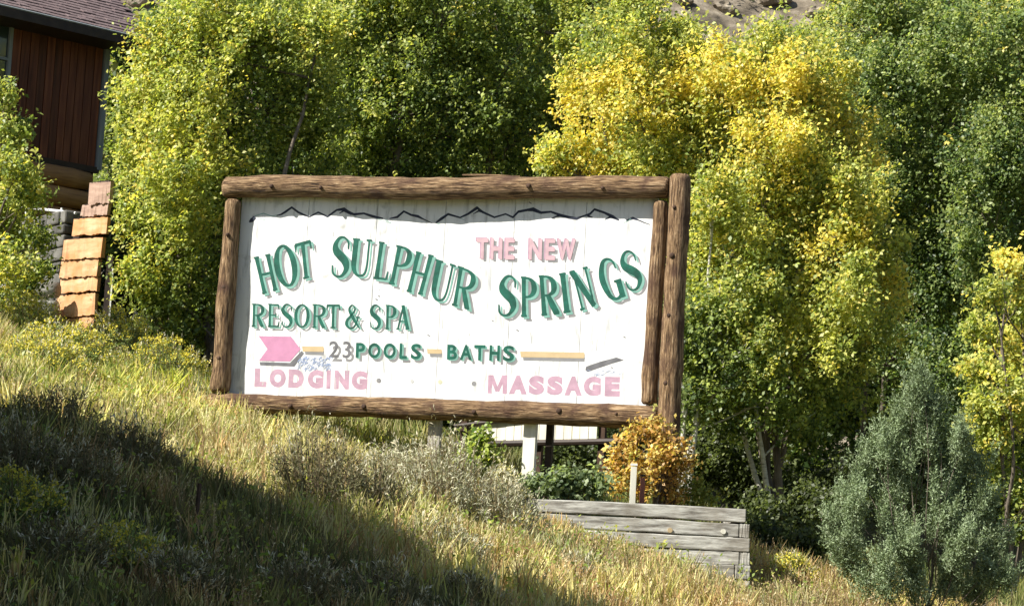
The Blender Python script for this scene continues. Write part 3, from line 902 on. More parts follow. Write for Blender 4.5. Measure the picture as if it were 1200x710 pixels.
# ---- pile of dark grey logs at the foot of the terrace
lp_a, lp_b = at(18, 370, 41.6), at(70, 375, 41.3)
pile = empty('log_crib', tuple(Vector((lp_a.x, lp_a.y, gz(lp_a.x, lp_a.y)))))
tag(pile, 'low crib of weathered grey logs shaded under the left bush', 'log wall')
for i in range(5):
    mb = MB(); z = lp_a.z + .42 - i * .27
    if z < gz(lp_a.x, lp_a.y) - .2: break
    dd = (lp_b - lp_a).normalized(); dd.z = 0
    st = Vector((lp_a.x, lp_a.y, z)) - dd * 1.2
    mb.tube([st + dd * (1.95 * t) + Vector((0, 0, .02 * math.sin(i + t * 3))) for t in np.linspace(0, 1, 8)], .13, 12, .08, i)
    mb.build('log', M['weathered'], pile, True)
q = at(53, 402, 40.6)
mb = MB(); mb.box(q, (.17, .2, .045), (Vector((.98, -.2, 0)), Vector((.2, .98, 0)), HZ)); o = mb.build('board_offcut', M['post_cream'])
o.data.transform(Matrix.Translation(-q)); o.location = q
mb = MB(); mb.box(q - HZ * .5, (.05, .05, .45)); mb.build('leg', M['post_grey'], o)
tag(o, 'small pale board on a stub post at the foot of the orange slabs', 'board')

# ------------------------------------------------------------------ timber planter wall, lower right of the sign
TY = 32.0
tr = at(877, 596, TY); tl_ = at(600, 577, TY)
TD = Vector((.978, -.208, 0)).normalized(); TN = Vector((-.208, -.978, 0)).normalized()
bed = empty('timber_planter', (tr.x, tr.y, gz(tr.x, tr.y)))
tag(bed, 'grey weathered timber retaining wall stepping out of the grass below the sign', 'retaining wall')
zt0 = at(877, 596, TY).z
rows_t = [(615, 874, 0, None), (650, 878, 0, 866), (700, 878, 0, None), (760, 878, 0, 866), (790, 878, 0, 860), (820, 878, 0, None)]
ch = .178
for i, (xl, xr, _, joint) in enumerate(rows_t):
    z = zt0 - ch * (i + .5)
    x0 = at(xl, 590 + 17 * i, TY).x - (.9 if i else .8); x1 = at(xr, 600 + 17 * i, TY).x
    cuts = [x0, x1] if joint is None else [x0, at(joint, 600 + 17 * i, TY).x, x1]
    for j in range(len(cuts) - 1):
        a_, b_ = cuts[j] + .004, cuts[j + 1] - .004
        yb = tr.y + (-TD.y) * 0 + (a_ + b_) / 2 * 0
        r = random.Random(i * 7 + j)
        mb = MB(); n = 14; V, Fc = [], []
        for k in range(n + 1):
            xx = a_ + (b_ - a_) * k / n
            yy = TY + (xx - tr.x) * (TD.y) + .03 * (i % 2) - .028 * i * .6
            s = .0045
            for (dy, dz) in ((-.09, -ch / 2 + .006), (-.09, ch / 2 - .006), (.09, ch / 2 - .006), (.09, -ch / 2 + .006)):
                V.append((xx, yy + dy + r.uniform(-s, s), z + dz + r.uniform(-s, s) + .01 * math.sin(xx * 1.1 + i)))
        for k in range(n):
            for e in range(4):
                e2 = (e + 1) % 4; Fc.append((k * 4 + e, (k + 1) * 4 + e, (k + 1) * 4 + e2, k * 4 + e2))
        Fc += [(0, 1, 2, 3), (n * 4 + 3, n * 4 + 2, n * 4 + 1, n * 4)]
        mb.add(V, Fc)
        o = mb.build('timber', M['weathered'], bed)
        bv = o.modifiers.new('bevel', 'BEVEL'); bv.width = .012; bv.segments = 2; bv.limit_method = 'ANGLE'
# return wall at the right end
for i in range(6):
    mb = MB(); mb.box(Vector((tr.x - .085 + (.03 if i else -.02), TY + .12 + .78, zt0 - ch * (i + .5))), (.085, .78, ch / 2 - .006))
    mb.build('return_timber', M['weathered'], bed)
for (px, py, mt) in ((849, 622, 'post_cream'), (828, 649, 'tan'), (839, 635, 'trim_dark'), (787, 620, 'tan')):
    q = at(px, py, TY - .18); q.y += -.208 * (q.x - tr.x); mb = MB(); mb.tube([q + Vector((0, .075, 0)), q + Vector((0, .14, 0))], .032, 10); mb.build('log_stub', M[mt], bed)

# two short marker stakes in the orange bush, and the metal stake on the slope
q = at(741, 586, 32.7); g_ = q.z - .12
o = empty('marker_stake', (q.x, q.y, g_)); tag(o, 'short cream painted stake standing in the orange bush', 'stake')
mb = MB(); mb.box(Vector((q.x, q.y, g_ + .28)), (.036, .036, .27)); mb.build('stake', M['post_cream'], o)
mb = MB(); mb.box(Vector((q.x, q.y, g_ + .575)), (.042, .042, .013)); mb.build('cap', M['white_metal'], o)
q = at(752, 586, 32.8)
o = empty('marker_stake', (q.x, q.y, g_)); tag(o, 'faded red stake right beside the cream stake in the orange bush', 'stake')
mb = MB(); mb.box(Vector((q.x, q.y, g_ + .22)), (.03, .03, .20)); mb.build('stake', M['red'], o)
mb = MB(); mb.box(Vector((q.x, q.y, g_ + .45)), (.034, .034, .012)); mb.build('cap', M['trim_dark'], o)
q = at(234, 566, 24.2); zg = gz(q.x, q.y) - .1
o = empty('metal_stake', (q.x, q.y, zg)); tag(o, 'thin dark metal stake standing in the dry grass at left', 'stake')
mb = MB(); mb.tube([Vector((q.x - .02, q.y, zg)), q], .021, 8); mb.build('rod', M['rust'], o)

# ------------------------------------------------------------------ pale plank fence glimpsed under the sign
fa, fb = at(556, 500, 38.2), at(693, 500, 37.4)
fd = (fb - fa); fd.z = 0; fl = fd.length; fd.normalize(); fn = Vector((fd.y, -fd.x, 0))
fen = empty('plank_fence', (fa.x, fa.y, gz(fa.x, fa.y)))
tag(fen, 'pale sunlit plank fence on dark rails seen beneath the sign', 'fence')
zA, zB = at(600, 492, 37.8).z, at(600, 519, 37.8).z
s = 0; r = random.Random(9)
while s < fl - .02:
    w = r.uniform(.12, .15)
    q = fa + fd * (s + w / 2)
    zb_ = zB - .0 + (s / fl) * .10
    mb = MB(); mb.box(Vector((q.x, q.y, (zA + .1 + zb_) / 2)) + fn * r.uniform(0, .008), (w / 2 - .004, .012, (zA + .1 - zb_) / 2), (fd, fn, HZ)); mb.build('plank', M['post_cream'], fen)
    s += w
mb = MB(); mb.tube([fa + HZ * (zB - fa.z - .03) - fd * .3, fb + HZ * (zB - fb.z + .08) + fd * .6], .05, 8); mb.build('rail', M['trim_dark'], fen)
mb = MB(); mb.tube([fa + HZ * (zA - fa.z - .1) - fd * .3 + fn * .05, fa.lerp(fb, .45) + HZ * (zA - fa.lerp(fb, .45).z + .04) + fn * .05], .03, 8); mb.build('rail', M['trim_dark'], fen)
for s in (-.2, fl * .55, fl + .15):
    q = fa + fd * s - fn * .08; zg = gz(q.x, q.y) - .2
    mb = MB(); mb.box(Vector((q.x, q.y, (zA + .1 + zg) / 2)), (.05, .04, (zA + .1 - zg) / 2), (fd, fn, HZ)); mb.build('post', M['log_dark'], fen)

# ------------------------------------------------------------------ trees
WG = [.01, .13, .36, .36, .14]     # green
WYG = [.10, .46, .32, .12, .0]    # yellow green
WY = [.62, .28, .08, .02, .0]      # yellow
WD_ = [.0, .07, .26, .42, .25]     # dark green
WM = [.06, .34, .36, .20, .04]


tree('aspen_tree', 'broad yellow-green aspen clump between the house and the sign', 'tree', (-5.2, 41.3), [
    (195, 60, 48, 0, WM), (240, 10, 50), (250, 60, 60), (320, 30, 58, .5, WG), (370, 50, 45, 1, WM), (165, 120, 36, 0, WYG), (215, 130, 60, -.3, WYG), (300, 120, 62, .3, WG), (365, 130, 48, .8, WG),
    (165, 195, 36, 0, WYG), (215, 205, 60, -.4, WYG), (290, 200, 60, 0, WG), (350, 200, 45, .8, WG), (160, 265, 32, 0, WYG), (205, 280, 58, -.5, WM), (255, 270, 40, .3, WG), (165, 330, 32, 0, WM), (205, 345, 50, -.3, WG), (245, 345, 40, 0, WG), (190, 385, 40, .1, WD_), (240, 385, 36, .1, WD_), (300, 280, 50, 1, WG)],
    41, WM, stems=5, seed=1, spread=.7)
tree('cottonwood_tree', 'tall shaded green tree behind the left half of the sign top', 'tree', (-2.4, 45), [
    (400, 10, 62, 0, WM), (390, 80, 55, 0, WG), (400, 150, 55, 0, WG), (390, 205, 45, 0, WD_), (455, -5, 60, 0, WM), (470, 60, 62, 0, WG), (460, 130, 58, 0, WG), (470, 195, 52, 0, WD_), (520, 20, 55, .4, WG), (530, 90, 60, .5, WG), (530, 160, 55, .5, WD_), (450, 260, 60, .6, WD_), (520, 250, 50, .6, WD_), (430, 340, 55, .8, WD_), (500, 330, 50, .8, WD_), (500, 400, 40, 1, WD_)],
    44.5, WG, stems=3, seed=2, sr=.1)
tree('cottonwood_tree', 'dark green tree behind the sign just left of the yellow aspen', 'tree', (-.2, 46), [
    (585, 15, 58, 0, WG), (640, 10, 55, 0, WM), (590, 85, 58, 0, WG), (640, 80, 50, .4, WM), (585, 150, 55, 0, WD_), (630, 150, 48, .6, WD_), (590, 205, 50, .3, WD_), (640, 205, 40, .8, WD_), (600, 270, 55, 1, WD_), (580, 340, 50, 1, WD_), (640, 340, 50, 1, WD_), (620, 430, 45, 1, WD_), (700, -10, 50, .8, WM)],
    45.5, WG, stems=3, seed=3, sr=.1)
tree('aspen_tree', 'bright yellow aspen rising behind the right end of the sign', 'tree', (2.2, 42), [
    (745, 25, 34, 0, WM), (700, 55, 45, 0, WM), (735, 70, 45, -.2, WYG), (690, 115, 45, 0, WY), (740, 125, 55, -.3, WY), (668, 185, 36, 0, WY), (715, 190, 52, -.2, WY), (770, 190, 50, -.2, WYG), (790, 120, 55, -.2, WY), (800, 70, 42, 0, WM), (845, 100, 50, -.2, WY), (835, 165, 55, -.4, WYG), (645, 192, 20, 0, WYG), (880, 80, 38, 0, WYG), (700, 260, 50, .3, WG), (770, 270, 50, .3, WG), (760, 360, 50, .5, WD_), (700, 340, 40, .5, WD_), (810, 230, 50, .1, WG)],
    42, WY, stems=4, seed=4)
tree('aspen_tree', 'golden aspen with drooping yellow tips right of the sign post', 'tree', (4.4, 40.8), [
    (900, 60, 34, .2, WM), (910, 110, 48, 0, WY), (960, 95, 42, .2, WYG), (900, 175, 52, -.2, WY), (960, 155, 50, 0, WY), (1005, 170, 42, 0, WY), (945, 225, 50, -.3, WYG), (1005, 235, 50, 0, WYG), (895, 240, 46, -.2, WYG), (985, 290, 52, -.2, WY), (1035, 290, 32, 0, WYG), (930, 290, 45, -.5, WYG), (1035, 345, 32, .1, WY), (985, 355, 50, -.2, WYG), (930, 350, 50, -.6, WM), (870, 300, 42, -.1, WG), (1020, 400, 38, .1, WYG), (950, 415, 50, -.5, WYG), (1000, 450, 40, 0, WG), (960, 480, 34, -.1, WD_)],
    41, WY, stems=4, seed=5)
tree('aspen_tree', 'shaded green aspen with pale stems beside the right sign post', 'tree', (3.5, 40.3), [
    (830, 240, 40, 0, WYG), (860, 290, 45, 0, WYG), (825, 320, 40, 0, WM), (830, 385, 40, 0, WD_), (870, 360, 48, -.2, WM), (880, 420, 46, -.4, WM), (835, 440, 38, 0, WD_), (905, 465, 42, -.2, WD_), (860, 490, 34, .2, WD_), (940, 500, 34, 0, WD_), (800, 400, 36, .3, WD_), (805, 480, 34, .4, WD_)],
    40, WG, stems=6, seed=6, sr=.045, bark='bark_pale', spread=.9)
tree('cottonwood_tree', 'tall deep green tree filling the upper right corner', 'tree', (7.0, 49), [
    (1010, 30, 50, 0, WM), (1060, 20, 55, 0, WG), (1120, 10, 55, .4, WG), (1020, 100, 45, 0, WG), (1070, 95, 58, 0, WG), (1060, 165, 55, 0, WG), (1120, 85, 40, .8, WD_), (1080, 230, 55, 0, WG), (1060, 290, 46, 0, WD_), (1110, 300, 50, 0, WD_), (1090, 360, 50, .2, WD_), (1050, 420, 46, .4, WD_), (1110, 430, 50, .5, WD_), (1080, 490, 45, .8, WD_), (1040, 230, 40, .3, WG)],
    47, WG, stems=2, seed=7, sr=.06, palette=[YEL, (.42, .46, .15), (.29, .35, .12), (.18, .25, .08), (.07, .12, .045)])
tree('cottonwood_tree', 'green tree with lit upper leaves cut off by the right edge', 'tree', (9.1, 46.5), [
    (1140, 50, 52, 0, WG), (1190, 30, 50, 0, WM), (1240, 60, 55, 0, WG), (1160, 110, 52, 0, WG), (1210, 120, 50, 0, WG), (1150, 180, 52, 0, WD_), (1205, 190, 50, 0, WD_), (1150, 250, 50, 0, WD_), (1200, 260, 50, .3, WD_), (1160, 320, 45, .5, WD_), (1250, 180, 60, .3, WG), (1200, 340, 50, .8, WD_)],
    46, WG, stems=2, seed=8, sr=.06, palette=[YEL, (.42, .46, .15), (.29, .35, .12), (.18, .25, .08), (.07, .12, .045)])
tree('aspen_sapling', 'yellow leaved sapling at the right edge above the juniper', 'tree', (7.6, 38.4), [
    (1180, 310, 24, 0, WY), (1165, 350, 26, 0, WM), (1195, 360, 28, 0, WYG), (1150, 395, 26, 0, WYG), (1190, 410, 34, 0, WY), (1140, 435, 24, 0, WYG), (1175, 460, 36, 0, WYG), (1150, 480, 26, .2, WYG), (1195, 500, 34, 0, WYG), (1225, 440, 40, .2, WYG), (1165, 520, 26, .2, WM), (1190, 545, 26, .2, WG), (1150, 505, 20, .1, WM), (1180, 575, 24, .1, WG), (1205, 590, 26, .1, WG), (1160, 550, 18, .2, WM), (1200, 625, 24, .2, WD_)],
    38, WY, stems=3, seed=9, sr=.035, dens=.8)
tree('willow_bush', 'green leafy bush at the left edge in front of the log house', 'bush', (-8.1, 38.4), [
    (5, 120, 22, 0), (14, 160, 24, 0, WG), (-15, 180, 40, 0), (20, 200, 28, 0), (-10, 250, 42, 0), (30, 240, 28, 0), (18, 285, 38, 0), (48, 285, 18, .1, WG), (-15, 320, 42, 0), (35, 330, 26, .1, WG), (5, 365, 34, 0, WG), (-40, 370, 40, 0, WD_), (36, 215, 16, 0, WM), (46, 320, 20, .1, WG)],
    38, WM, stems=5, seed=10, sr=.035, dens=1.0)
# trees higher on the slope that close the gaps
tree('distant_aspen', 'small yellow-green tree top against the rocky hill at upper centre', 'tree', (2.8, 56), [
    (720, 0, 36), (680, -20, 40), (760, 10, 22, 0, WM), (700, 60, 50), (650, 40, 50), (780, 60, 40), (740, 120, 60), (800, 130, 60), (860, 130, 60)], 56, WM, stems=2, seed=12, size=.085, dens=.7, sr=.09)
tree('distant_aspen', 'green tree behind the gap between roof and aspen clump', 'tree', (-9.3, 53), [
    (130, 75, 30, 0, WYG), (120, 120, 32, 0, WG), (150, 110, 36, 0, WG), (110, 60, 20, 0, WYG), (135, 165, 30, 0, WD_), (160, 50, 22, 0, WYG), (130, 210, 32, 0, WD_)], 52, WYG, stems=2, seed=13, size=.08, dens=.8, sr=.07)
tree('distant_aspen', 'pale green tree top below the bare hillside at upper right', 'tree', (6.2, 54), [
    (930, 60, 34), (970, 50, 32), (1000, 10, 30), (900, 75, 26, 0, WY), (960, 110, 50, 0, WG), (1010, 130, 50, 0, WG), (1040, 190, 60, 0, WG), (980, 190, 60, 0, WG)], 54, WM, stems=2, seed=14, size=.085, dens=.75, sr=.08)

BACK = [YGREEN, LIME, GREEN, (.075, .125, .025), (.045, .085, .02)]
WB = [.02, .10, .25, .35, .28]
tree('background_tree', 'dark green tree closing the gap behind the left aspen clump', 'tree', (-6.5, 51), [(180, 60, 50), (240, 60, 70), (320, 60, 80), (200, 150, 60), (290, 160, 80), (170, 230, 60), (240, 260, 80), (330, 260, 80), (180, 330, 60), (250, 360, 70), (330, 370, 70), (150, 290, 40), (150, 370, 40)], 51, WB, stems=3, seed=31, size=.15, dens=.42, sr=.12, palette=BACK)
tree('background_tree', 'dark green tree far behind the centre of the sign top', 'tree', (-2.4, 52), [(400, 30, 80), (480, 20, 80), (560, 20, 80), (400, 130, 80), (490, 120, 80), (580, 120, 80), (420, 220, 80), (510, 220, 80), (600, 220, 80), (420, 320, 80), (520, 320, 80), (620, 320, 80), (450, 430, 80), (560, 440, 80), (640, 30, 60), (380, 420, 70)], 52, WB, stems=3, seed=32, size=.15, dens=.42, sr=.12, palette=BACK)
tree('background_tree', 'dark green tree hidden deep behind the yellow aspens', 'tree', (3.4, 51), [(680, 120, 70), (760, 130, 70), (840, 130, 60), (920, 130, 55), (680, 220, 80), (770, 230, 80), (860, 230, 80), (950, 230, 80), (700, 330, 80), (800, 330, 80), (890, 330, 80), (980, 330, 80), (720, 430, 80), (820, 430, 80), (910, 430, 80), (1000, 430, 80), (760, 510, 60), (850, 520, 60), (940, 520, 60)], 51, WB, stems=4, seed=33, size=.15, dens=.42, sr=.12, palette=BACK)
tree('background_tree', 'dark green tree behind the tall trees of the upper right', 'tree', (8.6, 54), [(1030, 40, 70), (1110, 40, 80), (1190, 40, 80), (1040, 140, 80), (1130, 140, 80), (1220, 140, 80), (1040, 240, 80), (1130, 240, 80), (1220, 240, 80), (1060, 340, 80), (1150, 340, 80), (1230, 340, 80), (1060, 440, 80), (1150, 440, 80), (1230, 440, 80), (1060, 530, 70), (1150, 540, 70), (1230, 540, 70)], 53.5, WB, stems=3, seed=34, size=.15, dens=.42, sr=.12, palette=BACK)

# undergrowth along the foot of the trees, leaf colours darkened to paint in shade
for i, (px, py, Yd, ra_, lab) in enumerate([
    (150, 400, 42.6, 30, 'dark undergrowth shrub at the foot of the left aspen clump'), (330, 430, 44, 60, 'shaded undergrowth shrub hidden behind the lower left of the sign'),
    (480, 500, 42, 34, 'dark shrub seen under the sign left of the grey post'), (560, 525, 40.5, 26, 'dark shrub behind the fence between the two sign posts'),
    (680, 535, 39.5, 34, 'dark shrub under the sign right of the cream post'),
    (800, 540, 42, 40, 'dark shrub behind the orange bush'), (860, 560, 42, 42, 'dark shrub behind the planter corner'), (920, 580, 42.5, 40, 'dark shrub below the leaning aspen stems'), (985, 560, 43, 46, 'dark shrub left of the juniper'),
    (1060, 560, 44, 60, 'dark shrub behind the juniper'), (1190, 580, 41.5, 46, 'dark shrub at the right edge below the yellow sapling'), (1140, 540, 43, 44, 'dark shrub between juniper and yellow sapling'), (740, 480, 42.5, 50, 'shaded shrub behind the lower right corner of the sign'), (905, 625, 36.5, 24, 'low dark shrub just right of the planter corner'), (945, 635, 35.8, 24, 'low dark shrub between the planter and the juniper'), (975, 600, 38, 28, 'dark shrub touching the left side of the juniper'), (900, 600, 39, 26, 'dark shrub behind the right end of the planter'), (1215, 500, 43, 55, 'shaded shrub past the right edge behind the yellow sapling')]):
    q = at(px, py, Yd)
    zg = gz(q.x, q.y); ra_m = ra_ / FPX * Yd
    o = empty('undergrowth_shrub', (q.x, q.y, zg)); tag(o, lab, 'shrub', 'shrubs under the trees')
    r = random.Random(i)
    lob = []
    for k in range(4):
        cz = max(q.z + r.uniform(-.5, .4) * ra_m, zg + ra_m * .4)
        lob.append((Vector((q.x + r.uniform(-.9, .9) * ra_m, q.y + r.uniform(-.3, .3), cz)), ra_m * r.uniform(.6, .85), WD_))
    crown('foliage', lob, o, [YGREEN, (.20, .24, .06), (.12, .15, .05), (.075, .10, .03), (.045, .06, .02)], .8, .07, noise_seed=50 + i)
    mb = MB()
    for (c, rr, _) in lob:
        mb.tube(bend_path((q.x + r.uniform(-.1, .1), q.y, zg - .05), c, 4, .1, i), [.03, .025, .02, .012, .006], 5)
    mb.build('stems', M['bark_grey'], o)

# unseen trees added outside the frame to cast shade on the lower left slope
for i, (bx, by, h, rad) in enumerate([(-12.0, 27.4, 4.6, 2.0), (-11.0, 24.4, 5.9, 2.1), (-10.0, 22.2, 7.5, 2.1), (-9.2, 20.2, 9.2, 2.1), (-8.4, 18.0, 8.7, 1.9), (-6.8, 15.4, 7.6, 1.8), (-9.6, 25.2, 3.8, 1.5)]):
    zg = gz(bx, by); o = empty('roadside_tree', (bx, by, zg - .05)); r = random.Random(i + 70)
    tag(o, ['leafy tree outside the left edge shading the slope beside the house path', 'tall leafy tree outside the left edge shading the dark sagebrush', 'leafy tree outside the lower left corner', 'leafy tree behind the first row outside the left edge', 'low leafy tree nearest the road outside the lower left corner', 'leafy tree farthest outside the left edge', 'tallest leafy tree outside the lower left corner'][i], 'tree', 'trees outside the left edge')
    lob = []; z = 1.0
    while z < h:
        t = z / h; k = 3
        for j in range(k):
            aa = r.uniform(0, 6.28); d_ = rad * (.55 if t < .75 else .25) * r.random() ** .5
            lob.append((Vector((bx + math.cos(aa) * d_, by + math.sin(aa) * d_, zg + z)), rad * (.62 if t < .8 else .42), WG))
        z += rad * .55
    crown('crown', lob, o, PALETTE, .8, .16, noise_seed=80 + i)
    mb = MB(); mb.tube(bend_path((bx, by, zg - .05), (bx, by, zg + h * .9), 8, .02, i), [.16 - .015 * k for k in range(9)], 8, .1, i); mb.build('trunk', M['bark_grey'], o, True)

# ------------------------------------------------------------------ orange bush, green shrubs, juniper
tree('orange_bush', 'orange and gold leaved bush growing round the foot of the right sign post', 'bush', (1.75, 33.6), [
    (738, 525, 15, 0), (763, 512, 13, 0), (784, 526, 18, 0), (735, 553, 15, 0), (763, 552, 20, -.1), (793, 552, 14, .1), (722, 535, 9, 0), (720, 572, 11, -.2), (757, 578, 14, 0), (788, 580, 13, .2), (775, 536, 16, -.2), (803, 546, 8, 0), (745, 507, 8, 0), (800, 528, 7, 0), (715, 555, 7, 0), (770, 500, 6, 0)],
    33.4, [.35, .40, .12, .10, .03], stems=7, seed=21, size=.062, sr=.02, spread=.3, dens=.95, palette=[(.72, .56, .17), (.56, .33, .10), (.64, .47, .14), (.28, .17, .07), (.40, .38, .10)])
tree('low_shrub', 'small yellow-green shrub at the right foot of the orange bush', 'shrub', (2.4, 33.9), [(815, 575, 16, 0), (805, 590, 12, 0), (828, 590, 12, 0)], 33.8, WYG, stems=4, seed=22, size=.05, sr=.012, dens=1.4, palette=[(.30, .28, .05), (.20, .22, .04), LIME, GREEN, DGREEN])
tree('low_shrub', 'leafy grey-green shrub growing behind the planter timbers', 'shrub', (.7, 32.9), [(635, 572, 14, 0), (660, 566, 15, 0), (688, 568, 15, 0), (702, 574, 12, 0), (645, 580, 14, 0), (675, 580, 14, 0), (620, 575, 12, .1)], 32.8, WG, stems=6, seed=23, size=.075, sr=.014, spread=.5, dens=1.3, palette=[(.34, .40, .22), (.29, .35, .18), (.25, .31, .15), (.16, .21, .10), (.08, .12, .06)])
tree('weed_clump', 'bright green weed standing under the sign between its two posts', 'plant', (-.45, 34.2), [(562, 528, 14, 0), (552, 545, 16, 0), (572, 548, 16, 0), (566, 515, 8, 0)], 34.2, WYG, stems=5, seed=24, size=.07, sr=.01, dens=1.6, palette=[YGREEN, LIME, (.24, .33, .06), (.15, .25, .05), DGREEN])

# juniper
jx = at(1085, 690, 31.5)
jun = empty('juniper', (jx.x, jx.y, gz(jx.x, jx.y) - .05))
tag(jun, 'bushy blue-green juniper with pointed sprays at lower right', 'juniper')
P, C, A = [], [], []
jl = []   # (px, py, r)
for (px, py, r_p) in [(1080, 450, 14), (1070, 475, 20), (1095, 490, 24), (1055, 500, 20), (1040, 535, 28), (1085, 525, 34), (1125, 530, 28), (1020, 530, 10), (1012, 570, 24), (1060, 575, 42), (1110, 580, 40), (1145, 560, 22), (1000, 605, 26), (1045, 620, 44), (1100, 625, 48), (1148, 605, 32), (985, 580, 9), (975, 610, 10), (1000, 645, 24), (1060, 655, 42), (1120, 660, 44), (1165, 645, 24), (1160, 680, 24), (1110, 695, 34), (1040, 690, 30), (1075, 700, 30), (1000, 672, 20), (1015, 690, 18), (985, 655, 16), (978, 640, 10), (1175, 690, 22), (1140, 705, 28)]:
    jl.append((at(px, py, 31.5 + random.uniform(-.35, .35)), r_p / FPX * 31.5))
base = Vector((jx.x, jx.y, gz(jx.x, jx.y)))
for c, rr in jl:
    rr = rr * .9
    nb = 6; out0 = unit((np.array(c) - np.array([jx.x, jx.y, base.z + .5]))[None, :])[0]
    bd = unit(out0 * .55 + np.array([0, -.12, .75]) + rng.normal(size=(nb, 3)) * .55); bl = rr * rng.uniform(.9, 1.75, nb)
    n = int(2100 * rr * rr) + 30
    d = unit(rng.normal(size=(n, 3))); pk = rng.integers(0, nb, n); tt = rng.random(n)
    tw = np.array(c) + bd[pk] * (tt * bl[pk])[:, None] - bd[pk] * .12 + d * (.13 * (1.15 - tt))[:, None]
    poke = tt > .85
    outw = bd[pk]
    ax = unit(outw * .7 + np.array([0, 0, .8]) + rng.normal(size=(n, 3)) * .28)
    Ls = .26 * (1 + rng.normal(size=n) * .3) * np.where(poke, 1.1, .85); k = 24
    t = rng.random((n, k)) ** .8
    sidev = rng.normal(size=(n, k, 3)) * .030 * (1.15 - t)[:, :, None]
    pos = tw[:, None] + ax[:, None] * (t * Ls[:, None])[:, :, None] + sidev
    cc = pal(n, [(.25, .32, .18), (.19, .25, .13), (.34, .41, .26), (.13, .16, .08)], [.35, .35, .2, .1])
    P.append(pos.reshape(-1, 3)); C.append(np.repeat(cc[:, None], k, 1).reshape(-1, 3)); A.append((ax[:, None] * .8 + sidev * 14 + 0 * pos).reshape(-1, 3))
P = np.concatenate(P); C = np.concatenate(C); A = np.concatenate(A)
v, f, c = leaf_mesh(P, .037, C, up_bias=.2, aspect=.3, axis=unit(A))
mesh_obj('foliage', v, f, M['needle'], jun, cols=c)
for i in range(4):
    mb = MB(); tgt = [jl[0], jl[2], jl[13], jl[15]][i][0]
    mb.tube(bend_path(base + Vector((random.uniform(-.1, .1), 0, -.05)), tgt, 7, .08, i), [.05, .03, .016, .009, .006, .005, .004, .003], 8, .1, i); mb.build('trunk', M['bark_grey'], jun, True)
mb = MB()
for c, rr in jl: mb.tube(bend_path(base.lerp(c, .35), c, 4, .1, int(rr * 1000)), [.008, .007, .006, .005, .003], 5)
mb.build('branches', M['bark_grey'], jun, True)


